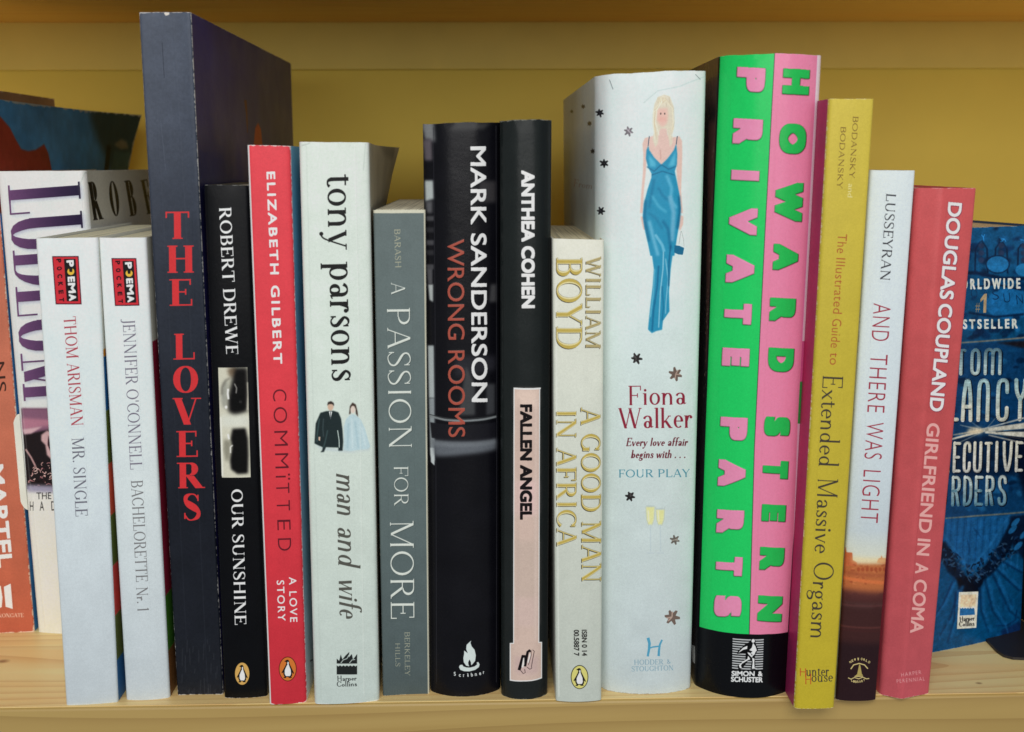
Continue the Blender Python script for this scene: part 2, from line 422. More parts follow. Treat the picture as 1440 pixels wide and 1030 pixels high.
def print_mat(name, im, hi, rough=.45, coat=0.0, bump=.12, relief=.6, grain=900, wrinkle=0.0):
    m, nt, B, N, Lk = nt_new(name)
    t = N('ShaderNodeTexImage'); t.image = im; t.interpolation = 'Cubic'; t.extension = 'EXTEND'
    tc = N('ShaderNodeTexCoord')
    nz = N('ShaderNodeTexNoise'); nz.inputs['Scale'].default_value = grain; nz.inputs['Detail'].default_value = 3
    Lk(tc.outputs['Object'], nz.inputs['Vector'])
    mr = N('ShaderNodeMapRange'); mr.inputs[3].default_value = .93; mr.inputs[4].default_value = 1.05
    Lk(nz.outputs[0], mr.inputs[0])
    mx = N('ShaderNodeMix'); mx.data_type = 'RGBA'; mx.blend_type = 'MULTIPLY'; mx.inputs[0].default_value = 1
    Lk(t.outputs[0], mx.inputs[6]); Lk(mr.outputs[0], mx.inputs[7]); Lk(mx.outputs[2], B.inputs['Base Color'])
    n2 = N('ShaderNodeTexNoise'); n2.inputs['Scale'].default_value = 55; n2.inputs['Detail'].default_value = 5
    Lk(tc.outputs['Object'], n2.inputs['Vector'])
    r2 = N('ShaderNodeMapRange'); r2.inputs[3].default_value = rough-.09; r2.inputs[4].default_value = rough+.12
    Lk(n2.outputs[0], r2.inputs[0]); Lk(r2.outputs[0], B.inputs['Roughness'])
    B.inputs['Specular IOR Level'].default_value = .18
    B.inputs['Coat Weight'].default_value = coat*.22; B.inputs['Coat Roughness'].default_value = .25
    b1 = N('ShaderNodeBump'); b1.inputs['Strength'].default_value = bump; b1.inputs['Distance'].default_value = .0003
    Lk(nz.outputs[0], b1.inputs['Height'])
    b2 = N('ShaderNodeBump'); b2.inputs['Strength'].default_value = .10+wrinkle; b2.inputs['Distance'].default_value = .0012
    Lk(n2.outputs[0], b2.inputs['Height']); Lk(b1.outputs[0], b2.inputs['Normal'])
    last = b2
    if hi is not None:
        h = N('ShaderNodeTexImage'); h.image = hi; h.interpolation = 'Cubic'; h.extension = 'EXTEND'
        b3 = N('ShaderNodeBump'); b3.inputs['Strength'].default_value = relief; b3.inputs['Distance'].default_value = .0006
        Lk(h.outputs[0], b3.inputs['Height']); Lk(last.outputs[0], b3.inputs['Normal']); last = b3
    Lk(last.outputs[0], B.inputs['Normal'])
    return m

def plain_mat(name, rgb, rough=.5, coat=0, var=.08, scale=60, bump=.1, metal=0.0):
    m, nt, B, N, Lk = nt_new(name)
    tc = N('ShaderNodeTexCoord'); nz = N('ShaderNodeTexNoise'); nz.inputs['Scale'].default_value = scale; nz.inputs['Detail'].default_value = 6
    Lk(tc.outputs['Object'], nz.inputs['Vector'])
    c = alb(rgb)
    cr = N('ShaderNodeValToRGB')
    cr.color_ramp.elements[0].position = .3; cr.color_ramp.elements[1].position = .7
    cr.color_ramp.elements[0].color = tuple(v*(1-var) for v in c)+(1,); cr.color_ramp.elements[1].color = tuple(min(1, v*(1+var)) for v in c)+(1,)
    Lk(nz.outputs[0], cr.inputs[0]); Lk(cr.outputs[0], B.inputs['Base Color'])
    B.inputs['Roughness'].default_value = rough; B.inputs['Coat Weight'].default_value = coat; B.inputs['Metallic'].default_value = metal
    b1 = N('ShaderNodeBump'); b1.inputs['Strength'].default_value = bump; b1.inputs['Distance'].default_value = .0005
    Lk(nz.outputs[0], b1.inputs['Height']); Lk(b1.outputs[0], B.inputs['Normal'])
    return m

def page_mat(name, rgb, yaw=0):
    m, nt, B, N, Lk = nt_new(name)
    tc = N('ShaderNodeTexCoord'); mp = N('ShaderNodeMapping')
    mp.inputs['Rotation'].default_value = (0, 0, yaw); mp.inputs['Scale'].default_value = (2100, 10, 20)
    Lk(tc.outputs['Object'], mp.inputs[0])
    nz = N('ShaderNodeTexNoise'); nz.inputs['Scale'].default_value = 1; nz.inputs['Detail'].default_value = 2
    Lk(mp.outputs[0], nz.inputs['Vector'])
    cr = N('ShaderNodeValToRGB'); c = alb(rgb)
    cr.color_ramp.elements[0].position = .35; cr.color_ramp.elements[1].position = .6
    cr.color_ramp.elements[0].color = tuple(v*.5 for v in c)+(1,); cr.color_ramp.elements[1].color = c+(1,)
    Lk(nz.outputs[0], cr.inputs[0]); Lk(cr.outputs[0], B.inputs['Base Color']); B.inputs['Roughness'].default_value = .9
    b1 = N('ShaderNodeBump'); b1.inputs['Strength'].default_value = .5; b1.inputs['Distance'].default_value = .0004
    Lk(nz.outputs[0], b1.inputs['Height']); Lk(b1.outputs[0], B.inputs['Normal'])
    return m

def wood_mat(name, light, mid, dark, knots=(), scale=1.0, rough=.42):
    m, nt, B, N, Lk = nt_new(name)
    tc = N('ShaderNodeTexCoord'); mp = N('ShaderNodeMapping'); mp.inputs['Scale'].default_value = (2.2*scale, 34*scale, 34*scale)
    Lk(tc.outputs['Object'], mp.inputs[0])
    wv = N('ShaderNodeTexNoise'); wv.inputs['Scale'].default_value = 2.1; wv.inputs['Detail'].default_value = 7; wv.inputs['Distortion'].default_value = .7
    Lk(mp.outputs[0], wv.inputs['Vector'])
    # growth rings: bands of a slow noise
    mp2 = N('ShaderNodeMapping'); mp2.inputs['Scale'].default_value = (1.3*scale, 22*scale, 22*scale); Lk(tc.outputs['Object'], mp2.inputs[0])
    n2 = N('ShaderNodeTexNoise'); n2.inputs['Scale'].default_value = .9; n2.inputs['Detail'].default_value = 1.5; Lk(mp2.outputs[0], n2.inputs['Vector'])
    mu = N('ShaderNodeMath'); mu.operation = 'MULTIPLY'; mu.inputs[1].default_value = 17; Lk(n2.outputs[0], mu.inputs[0])
    fr = N('ShaderNodeMath'); fr.operation = 'FRACT'; Lk(mu.outputs[0], fr.inputs[0])
    pw = N('ShaderNodeMath'); pw.operation = 'POWER'; pw.inputs[1].default_value = 3.0; Lk(fr.outputs[0], pw.inputs[0])
    cr = N('ShaderNodeValToRGB'); e = cr.color_ramp.elements
    e[0].position = .30; e[0].color = alb(light)+(1,); e[1].position = .75; e[1].color = alb(mid)+(1,)
    Lk(wv.outputs[0], cr.inputs[0])
    mx = N('ShaderNodeMix'); mx.data_type = 'RGBA'; mx.inputs[7].default_value = alb(dark)+(1,)
    m3 = N('ShaderNodeMath'); m3.operation = 'MULTIPLY'; m3.inputs[1].default_value = .5; Lk(pw.outputs[0], m3.inputs[0])
    Lk(m3.outputs[0], mx.inputs[0]); Lk(cr.outputs[0], mx.inputs[6]); col = mx.outputs[2]
    for (kx, ky, r) in knots:
        vm = N('ShaderNodeVectorMath'); vm.operation = 'DISTANCE'; vm.inputs[1].default_value = (kx, ky, 0)
        sc = N('ShaderNodeMapping'); sc.inputs['Scale'].default_value = (1, 1.5, 1); sc.inputs['Location'].default_value = (0, -ky*.5, 0)
        Lk(tc.outputs['Object'], sc.inputs[0]); Lk(sc.outputs[0], vm.inputs[0])
        mr = N('ShaderNodeMapRange'); mr.inputs[1].default_value = r*.35; mr.inputs[2].default_value = r*1.6; mr.inputs[3].default_value = .75; mr.inputs[4].default_value = 0
        Lk(vm.outputs['Value'], mr.inputs[0])
        m2 = N('ShaderNodeMix'); m2.data_type = 'RGBA'; m2.inputs[7].default_value = alb((110, 62, 30))+(1,)
        Lk(mr.outputs[0], m2.inputs[0]); Lk(col, m2.inputs[6]); col = m2.outputs[2]
    Lk(col, B.inputs['Base Color']); B.inputs['Roughness'].default_value = rough
    b1 = N('ShaderNodeBump'); b1.inputs['Strength'].default_value = .5; b1.inputs['Distance'].default_value = .0005
    Lk(wv.outputs[0], b1.inputs['Height']); Lk(b1.outputs[0], B.inputs['Normal'])
    return m

def box(name, x0, x1, y0, y1, z0, z1, mat, parent=None, bev=0.0):
    import bmesh
    bm = bmesh.new(); bmesh.ops.create_cube(bm, size=1)
    for v in bm.verts:
        v.co = ((x0+x1)/2+v.co.x*(x1-x0), (y0+y1)/2+v.co.y*(y1-y0), (z0+z1)/2+v.co.z*(z1-z0))
    if bev: bmesh.ops.bevel(bm, geom=bm.edges[:], offset=bev, segments=3, profile=.5, affect='EDGES')
    me = bpy.data.meshes.new(name); bm.to_mesh(me); bm.free(); me.materials.append(mat)
    me.polygons.foreach_set('use_smooth', [True]*len(me.polygons)); me.set_sharp_from_angle(angle=math.radians(40))
    o = bpy.data.objects.new(name, me); SC.collection.objects.link(o)
    if parent: o.parent = parent
    return o

# ------------------------------------------------------------------ the setting
FY = 0.3955
shelf_m = wood_mat('pine', (246, 210, 152), (226, 184, 120), (190, 142, 84), knots=[(-.205, .437, .0022), (.195, .405, .0011)])
front_m = wood_mat('pine_front', (178, 152, 92), (160, 132, 74), (134, 104, 54), scale=.8)  # the shelf's pine in darker tones, shade of the upright front put into colour
wall_m = plain_mat('yellow_paint', (248, 198, 84), .7, var=.045, scale=14, bump=.25)
rail_m = plain_mat('ochre_rail', (238, 200, 100), .6, var=.04, scale=30)
upper_m = wood_mat('pine_above', (232, 184, 94), (222, 172, 84), (204, 154, 70), rough=.6)
sb = box('shelf', -.75, .75, FY+.0012, .668, -.022, 0, shelf_m); tag(sb, 'pale pine shelf board the whole row of books stands on', 'shelf', kind='structure')
e = box('shelf_edging', -.75, .75, FY, FY+.0035, -.0225, -.0003, front_m, parent=sb, bev=.0012)
wl = box('wall', -.75, .75, .66, .68, -.35, .62, wall_m); tag(wl, kind='structure')
rl = box('wall_rail', -.75, .75, .6565, .6595, .2585, .2850, rail_m, parent=wl, bev=.0005)
ub = box('upper_shelf', -.75, .75, FY, .6595, .2847, .3095, upper_m, bev=.001); tag(ub, 'brown underside of the shelf board above the books', 'shelf', kind='structure')

# ------------------------------------------------------------------ book builder
R = 2.6
COV = 0.00045
class Book:
    def __init__(b, name, label, TL, TR, BR, BL, depth, yaw=0.0, yawL=None, yawR=None, hard=False, bulge=0.0, rr=.0009, seed=1, group=None, cat='book', lift=0.0, zt=None):
        b.name, b.depth, b.hard, b.bulge, b.rr, b.seed = name, depth, hard, (bulge or (-.0004, .0009, .0005, .0012)[seed % 4]), rr, seed
        bl, br = on_shelf(*BL, lift), on_shelf(*BR, lift)
        d = br-bl; b.w = np.linalg.norm(d); d /= b.w
        b.n = np.array([d[1], -d[0], 0.0])           # outward, towards the room
        tl, tr = on_plane(*TL, bl, b.n), on_plane(*TR, bl, b.n)
        b.c = (tl, tr, br, bl); b.d = d
        b.pxw = np.hypot(TR[0]-TL[0], TR[1]-TL[1]); b.pxh = np.hypot(BL[0]-TL[0], BL[1]-TL[1])
        b.h = (tl[2]+tr[2])/2
        b.yL = math.radians(yaw if yawL is None else yawL); b.yR = math.radians(yaw if yawR is None else yawR)
        b.org = (bl+br)/2
        b.root = bpy.data.objects.new(name, None); SC.collection.objects.link(b.root); b.root.location = b.org
        b.root.empty_display_size = .01
        tag(b.root, label, cat, group)
        b.flare = {}; b.prof = None
        print('BOOK', name, 'w%.1f h%.1f mm  y %.3f' % (b.w*1e3, b.h*1e3, b.org[1]))
    def base(b, s, t):
        tl, tr, br, bl = b.c; s = s[:, None]; t = t[:, None]
        return (bl*(1-s)+br*s)*(1-t)+(tl*(1-s)+tr*s)*t
    def F(b, s, t, rnd=False):
        s = np.asarray(s, float); t = np.asarray(t, float)
        P = b.base(s, t)
        o = b.bulge*(1-np.minimum(np.abs(2*s-1), 1.3)**2.3)
        if b.prof is not None: o = o+b.prof(s)
        if rnd and b.rr:
            e = np.clip(np.minimum(s, 1-s)*b.w/b.rr, 0, 1)
            o = o-b.rr*(1-np.sqrt(np.maximum(1-(1-e)**2, 0)))
            A = .00022 if b.hard else .00008
            x = s*b.w*1e3; q = np.sin(x*.31+b.seed)+.6*np.sin(x*.77+b.seed*2.3)+.3*np.sin(x*1.9+b.seed*.7)
            P = P+np.stack([0*q, 0*q, -A*(.9+.5*q)*np.clip((t-.985)/.015, 0, 1)], -1)
            o = o-A*1.2*(1+.6*np.sin(x*.9+b.seed*1.9))*np.clip((t-.975)/.025, 0, 1)**2
        return P+o[:, None]*b.n
    def side(b, which):
        yaw = b.yL if which == 'l' else b.yR
        dr = np.array([math.sin(yaw), math.cos(yaw), 0.0]); ow = np.array([-dr[1], dr[0], 0.0]) if which == 'l' else np.array([dr[1], -dr[0], 0.0])
        s0 = 0.0 if which == 'l' else 1.0
        fl = b.flare.get(which)
        def S(u, v):
            u = np.asarray(u, float); v = np.asarray(v, float)
            P = b.F(np.full(len(u), s0), v, True)+dr*(u*b.depth)[:, None]
            if fl is not None: P = P+ow*fl(u, v)[:, None]
            return P
        return S, (lambda u, v: np.repeat(-ow[None], len(u), 0)), ow, dr
    def canvas(b, seed=None):
        return Canvas(b.F, b.pxw*R, b.pxh*R, seed or b.seed)
    def side_canvas(b, which, scale=1.3):
        S = b.side(which)[0]
        return Canvas(S, b.pxh*scale*b.depth/b.h, b.pxh*scale, b.seed+7)
    def build(b, cv, sides={}, pages=(225, 212, 180), rough=.42, coat=.0, wrinkle=0.0, relief=.6, side_mats=None, topdrop=.0011, thick=None, curve_pages=0.0, k=None):
        ns = 15; e = b.rr/b.w if b.rr else .02
        us = sorted(set([0, e*.08, e*.3, e*.6, e] + list(np.linspace(e, 1-e, 25)) + [1-e, 1-e*.6, 1-e*.3, 1-e*.08, 1]))
        vs2 = np.array(list(np.linspace(0, .95, 12))+[.975, .985, .993, 1.0])
        im, hi = cv.image(b.name+'_spine_print', k)
        b.mat = print_mat(b.name+'_spine', im, hi, rough, coat, wrinkle=wrinkle, relief=relief)
        th = thick or (.0012 if b.hard else COV)
        ct = .0026 if b.hard else COV
        b.sp = sheet('spine', lambda u, v: b.F(u, v, True), lambda u, v: np.repeat(-b.n[None], len(u), 0), th, b.mat, b.root, b.org, np.array(us), vs2)
        for w, nm in (('l', 'back_cover'), ('r', 'front_cover')):
            S, Nn, ow, dr = b.side(w)
            sc = sides.get(w)
            if isinstance(sc, Canvas):
                im, hi = sc.image(b.name+'_'+nm+'_print', k); m = print_mat(b.name+'_'+nm, im, hi, rough, coat, wrinkle=wrinkle)
            else: m = plain_mat(b.name+'_'+nm, sc or (200, 200, 195), rough, coat)
            lo = .0002/b.depth
            us2 = np.array([lo]+list(np.linspace(0, 1, 13))[1:])
            o = sheet(nm, S, Nn, ct, m, b.root, b.org, us2, np.linspace(0, 1, 17))
            if w == 'r': b.frm = m
            else: b.lfm = m
        # page block
        rec = .0035 if b.hard else 0.0
        m = page_mat(b.name+'_pages', pages, -b.yR)
        P = []
        dl = b.side('l')[3]; drr = b.side('r')[3]
        tl, tr, br, bl = b.c; zb = .0035 if b.hard else .0003
        ns2, nd = 9, 5
        for jz, (ta, tb) in enumerate((((bl, br), zb), ((tl, tr), -rec-topdrop))):
            a, c = ta
            for i in range(ns2):
                s = i/(ns2-1); inset = (ct+.00012)/b.w; s2 = inset+(1-2*inset)*s
                for j in range(nd):
                    f = j/(nd-1)
                    dd = (dl*(1-s)+drr*s); dist = (.0022+b.rr)+(b.depth-rec-.0012-.0022-b.rr)*f - (b.bulge*.8*(1-(2*s-1)**2) if b.bulge and j == 0 else 0) - (b.bulge*.8*(1-(2*s-1)**2) if b.bulge and j == nd-1 else 0)
                    q = a*(1-s2)+c*s2+dd*dist
                    q = q+np.array([0, 0, tb+(curve_pages*math.sin(math.pi*s)*(-1) if jz else 0)])
                    P.append(q)
        A = lambda z, i, j: z*ns2*nd+i*nd+j
        fc = []
        for i in range(ns2-1):
            for j in range(nd-1):
                fc.append((A(0,i,j), A(0,i,j+1), A(0,i+1,j+1), A(0,i+1,j))); fc.append((A(1,i,j), A(1,i+1,j), A(1,i+1,j+1), A(1,i,j+1)))
            for j in (0, nd-1): fc.append((A(0,i,j), A(0,i+1,j), A(1,i+1,j), A(1,i,j)))
        for j in range(nd-1):
            for i in (0, ns2-1): fc.append((A(0,i,j), A(1,i,j), A(1,i,j+1), A(0,i,j+1)))
        b.pg = link('page_block', P, fc, m, b.root, b.org)
        return b
    def patch(b, name, px, cv, oval=None, label=None, off=.00006, rows=6, cols=6):
        """a printed panel, badge or line of lettering: its own thin piece on the spine"""
        if oval:
            cx, cy, rx, ry = oval; a = np.linspace(0, 2*math.pi, 32, endpoint=False)
            pts = np.concatenate([[(cx, cy)], np.stack([cx+rx*.5*np.cos(a), cy+ry*.5*np.sin(a)], -1), np.stack([cx+rx*np.cos(a), cy+ry*np.sin(a)], -1)])
            fc = [(0, 1+i, 1+(i+1) % 32) for i in range(32)]+[(1+i, 33+i, 33+(i+1) % 32, 1+(i+1) % 32) for i in range(32)]
            st = cv.inv(pts)
        else:
            st0 = cv.inv(px)
            if len(px) == 2:
                x0, y0 = st0.min(0); x1, y1 = st0.max(0); q = np.array([(x0, y0), (x1, y0), (x1, y1), (x0, y1)])
            else: q = st0
            st = []; 
            for i in range(rows+1):
                for j in range(cols+1):
                    u, v = j/cols, i/rows
                    st.append((q[0]*(1-u)+q[1]*u)*(1-v)+(q[3]*(1-u)+q[2]*u)*v)
            st = np.array(st); fc = [(i*(cols+1)+j, i*(cols+1)+j+1, (i+1)*(cols+1)+j+1, (i+1)*(cols+1)+j) for i in range(rows) for j in range(cols)]
        s = np.clip(st[:, 0]/cv.W, .002, .998); t = np.clip(1-st[:, 1]/cv.H, .001, .999)
        P = b.F(s, t, True)+b.n*off
        o = link(name, P, [f[::-1] for f in fc], b.mat, b.root, b.org, np.stack([s, t], -1), smooth=True)
        if label: o['label'] = label
        return o
    def lettering(b, name, cv, p0, p1, h, label=None, pad=1.5):
        p0 = np.array(p0, float); p1 = np.array(p1, float); d = (p1-p0)/np.linalg.norm(p1-p0); u = np.array([d[1], -d[0]])
        q = [p0-d*pad+u*(h+pad), p1+d*pad+u*(h+pad), p1+d*pad-u*pad, p0-d*pad-u*pad]
        return b.patch(name, q, cv, label=label)

# ------------------------------------------------------------------ small printed marks
def penguin(cv, cx, cy, rx, ry, bg, ringc=(20, 18, 15), rot=0.0):
    cv.ell(cx, cy, rx, ry, ringc, rot); cv.ell(cx, cy, rx*.93, ry*.95, bg, rot)
    f = lambda pts: [(cx+x*rx, cy+y*ry) for x, y in pts]
    cv.poly(f([(-.38,-.62),(-.12,-.74),(.06,-.74),(.16,-.62),(.2,-.42),(.34,-.22),(.5,.02),(.72,.36),(.62,.38),(.5,.26),(.5,.52),(.38,.64),(.5,.72),(.12,.72),(.08,.64),(-.16,.64),(-.2,.74),(-.5,.72),(-.34,.62),(-.48,.44),(-.5,.24),(-.62,.36),(-.68,.28),(-.44,-.02),(-.26,-.26),(-.16,-.44),(-.14,-.56)]), (22, 20, 22))
    cv.poly(f([(-.06,-.34),(.1,-.42),(.2,-.2),(.34,.06),(.38,.4),(.26,.58),(-.2,.58),(-.34,.4),(-.34,.1),(-.2,-.14)]), (228, 234, 232))
    cv.poly(f([(.0,-.6),(.12,-.56),(.12,-.42),(-.02,-.36),(-.06,-.46)]), (228, 234, 232))

def flake(cv, x, y, r, col, rot=0.2, seed=0):
    rg = random.Random(seed)
    n = 12; P = []
    for k in range(n):
        a = rot+k*2*math.pi/n; q = r*(rg.uniform(.92, 1.08) if k % 2 == 0 else .50)
        if k % 2 == 0:
            for da, f in ((-.16, .96), (.10, 1.02)): P.append((x+q*f*math.cos(a+da), y+q*f*math.sin(a+da)))
        else: P.append((x+q*math.cos(a), y+q*math.sin(a)))
    cv.poly(P, col)
    for k in range(3):
        a = rg.uniform(0, 6.28); cv.line([(x, y), (x+r*.7*math.cos(a), y+r*.7*math.sin(a))], r*.16, tuple(min(255, int(v*1.45+14)) for v in col))

def blobs(cv, box_, n, cols, rmin, rmax, seed, blur=2, asp=2.0, rot=0.0, alpha=.8):
    rg = random.Random(seed); x0, y0, x1, y1 = box_
    for _ in range(n):
        cv.ell(rg.uniform(x0, x1), rg.uniform(y0, y1), rg.uniform(rmin, rmax)*asp, rg.uniform(rmin, rmax), rg.choice(cols), rot+rg.uniform(-.5, .5), n=14, blur=blur, alpha=alpha)

def harper(cv, x0, y0, x1, y1, dark, bgc, flame=None, sea=None):
    f = lambda u, v: (x0+(x1-x0)*u, y0+(y1-y0)*v)
    cv.poly([f(0, .52), f(0, .30), f(.12, .40), f(.2, .12), f(.28, .34), f(.42, .18), f(.62, 0), f(.58, .26), f(.74, .10), f(.8, .34), f(1, .1), f(1, .52)], flame or dark)
    cv.line([f(.2, .5), f(.32, .36), f(.5, .3), f(.6, .14)], 1.0, bgc); cv.line([f(.62, .5), f(.75, .36), f(.9, .34)], 1.0, bgc)
    w = [f(0, .60)]+[f(i/12, .60+.05*(i % 2)) for i in range(1, 13)]
    cv.poly(w+[f(1, 1), f(0, 1)], sea or dark)

# ================================================================== the books, left to right
GREY = (205, 206, 200)

# --- the book at the far left edge: only the top of its cover shows
b = Book('tall_beige_book', 'dull beige tall book at far left whose top shows above the blue and red cover', (-196, 108), (-112, 111), (-44, 892), (-118, 896), .14, seed=3)
cv = b.canvas(); cv.bg((150, 118, 92)); cv.mottle(.06, 40); cv.wear(.8)
sc = b.side_canvas('r', .8); sc.bg((158, 130, 108)); sc.mottle(.1, 60); sc.wear(.9, (205, 190, 170))
b.build(cv, {'r': sc, 'l': (150, 120, 95)}, rough=.6)

# --- orange spine, blue and red cover
b = Book('orange_paperback', 'orange spined paperback with a blue and red painted cover, leftmost lettered spine', (-108, 136), (-15, 138), (48, 889), (-40, 893), .160, seed=4)
b.flare['r'] = lambda u, v: .0125*np.clip(u-.45, 0, 1)**2/.30*np.clip((v-.76)/.24, 0, 1)**1.7
cv = b.canvas(); cv.vgrad([(0, (192, 114, 90)), (.6, (190, 110, 86)), (1, (182, 94, 70))]); cv.mottle(.04, 50)
cv.text(sans('YANN'), (-15.5, 400), (-8, 555), 15, (40, 30, 28)) if False else None
cv.text(sans('YARNS', .0), (-13.5, 430), (-5, 553), 14, (52, 34, 30)) if False else None
cv.text(sans('NS', .0), (-8.5, 510), (-5.5, 552), 14.5, (60, 38, 32))
cv.text(sans('MARTEL', .035), (-17, 655), (-3, 799), 21.5, (232, 236, 232))
cv.poly([(5.5, 825.5), (15, 821), (18, 856.5), (8, 853.5)], (232, 234, 230)); cv.poly([(-8, 826), (1, 824), (3.5, 840), (2.5, 854), (-6, 857)], (232, 234, 230))
cv.text(serif('CANONGATE', .13, .05, .04), (-13, 869), (33.5, 868), 5.5, (230, 200, 180))
cv.ell(19, 833, 1.2, .8, (150, 70, 50), blur=2)
cv.wear(1.0, (228, 214, 196), 'rtb', 2.2, 7)
sc = b.side_canvas('r'); sc.bg((66, 134, 190))
sc.mottle(.10, 70)
sc.poly([(110, 100), (200, 130), (205, 300), (160, 260), (130, 180)], (38, 66, 74), blur=10)
sc.poly([(-14, 150), (2, 166), (14, 180), (22, 196), (30, 210), (40, 213), (50, 211), (58, 206), (62, 203), (68, 216), (74, 245), (74, 300), (-14, 300)], (146, 54, 44), blur=1)
sc.line([(153, 205), (151, 222), (149, 245)], 6, (24, 30, 32), blur=1)
sc.poly([(160, 204), (170, 196), (178, 199), (180, 209), (170, 211)], (122, 118, 100), blur=2)
sc.poly([(160, 212), (182, 214), (182, 250), (156, 250)], (58, 92, 96), blur=3)
sc.mottle(.06, 16); sc.wear(1.1, (176, 178, 174), 'tr', 3.6, 12)
b.build(cv, {'r': sc, 'l': (190, 95, 60)}, rough=.5)
b.lettering('author_lettering', cv, (-17, 655), (-3, 799), 21.5)
b.patch('publisher_emblem', [(-9, 820), (20, 859)], cv)

# --- white thick paperback with the big purple lettering
b = Book('thick_white_paperback', 'thick white paperback with huge purple vertical capitals and black lettering on its cover', (-6, 241), (118, 240), (168, 893), (52, 889), .115, seed=5, rr=.0022)
b.flare['r'] = lambda u, v: .0015*u*u
cv = b.canvas(); cv.vgrad([(0, (226, 232, 230)), (.5, (222, 228, 226)), (.8, (232, 230, 220)), (1, (236, 230, 214))]); cv.mottle(.02, 60)
P0, P1 = (11.5, 267), (33.5, 561)
LUD = serif('LUDLUM', .115, .018, .07)
cv.text(LUD, P0, P1, 101, (170, 172, 196), blur=5, alpha=.75, shift=(2.5, 2.5))
cv.text(LUD, P0, P1, 101, (112, 76, 116), emboss=.9, col2=(34, 26, 54), axis=0)
# photograph printed below the name
pic = [(30, 575), (96, 575), (104, 688), (38, 688)]
cv.poly(pic, (34, 28, 30), blur=1)
cv.poly([(30, 574), (98, 574), (99, 600), (60, 606), (33, 611)], (132, 92, 116), blur=3)
cv.poly([(31, 588), (98, 592), (96, 598), (60, 600), (32, 606)], (176, 120, 140), blur=4)
cv.poly([(32, 604), (60, 600), (44, 610), (34, 611)], (206, 170, 178), blur=2)
cv.poly([(58, 612), (66, 606), (80, 610), (90, 640), (78, 652), (66, 640), (64, 626), (58, 620)], (204, 168, 170), blur=2)
cv.poly([(68, 612), (72, 628), (80, 640), (74, 642), (67, 626)], (54, 34, 40), blur=1)
rg = random.Random(8)
for _ in range(70):
    x, y = rg.uniform(37, 100), rg.uniform(652, 684)
    a = rg.uniform(0, 6.3); r = rg.uniform(1.5, 4)
    cv.line([(x+r*math.cos(a+k*.7), y+r*.7*math.sin(a+k*.7)) for k in range(4)], rg.uniform(.7, 1.6), rg.choice([(206, 160, 156), (176, 120, 124), (226, 190, 184), (30, 20, 22), (60, 36, 40)]))
cv.line([(36, 632), (44, 644), (50, 656)], 2.4, (190, 150, 150), blur=1)
cv.poly([(37, 682), (104, 684), (104, 694), (38, 692)], (160, 156, 180), blur=5)
cv.text(sans('THE COVERT', .0), (51.5, 702.5), (120, 701), 9.5, (44, 42, 44))
cv.text(sans('H', .0), (42, 718.5), (47, 718.5), 13, (44, 42, 44)); cv.text(sans('A', .0), (56, 718.5), (62, 718.3), 13, (44, 42, 44)); cv.text(sans('D', .0), (72.5, 718.3), (79, 718), 13, (44, 42, 44)); cv.text(sans('E', .0), (88, 718), (94, 718), 13, (44, 42, 44))
cv.line([(8, 250), (30, 560), (64, 885)], .7, (196, 198, 196), blur=1, alpha=.45, emboss=.5)
cv.line([(118, 242), (112, 262)], .8, (176, 178, 176), blur=1)
cv.wear(1.0, (250, 248, 240), 'tb', 2.5)
sc = b.side_canvas('r'); sc.vgrad([(0, (214, 214, 208)), (1, (214, 214, 208))]); sc.mottle(.03, 60)
for ch, (x0, y0, x1, y1) in zip('ROBER', [(133, 256, 143, 310), (158, 255, 169.5, 305), (184.5, 254, 193.5, 304), (208.5, 253, 216, 301), (228, 252, 236, 300)]):
    sc.text(serif(ch, .07 if ch != 'O' else .07, .02, .03), (x0, y1), (x1, y1-1.5), y1-y0, (28, 28, 30))
sc.wear(.9, (240, 238, 228), 't', 2.5)
b.build(cv, {'r': sc, 'l': (225, 228, 225)}, rough=.35, coat=.25, relief=.5)
b.lettering('name_lettering', cv, P0, P1, 101, 'huge purple capitals running down the spine')
b.patch('cover_picture', pic, cv)
# white round sticker caught between this book and the orange one
c0 = on_plane(27.5, 650, b.c[3], b.n)+b.n*.0002
rr_ = np.linspace(math.pi/2, 3*math.pi/2, 20)
sv = [c0+b.d*(.0019+.0052*math.cos(a))+np.array([0, 0, .0215*math.sin(a)]) for a in rr_]
sv2 = [p-b.n*.0004 for p in sv]; n = len(sv)
st_m = plain_mat('paper_sticker', (222, 224, 212), .5)
link('round_sticker', sv+sv2, [tuple(range(n)), tuple(range(2*n-1, n-1, -1))]+[(i, i+n, (i+1) % n+n, (i+1) % n) for i in range(n)], st_m, b.root, b.org)

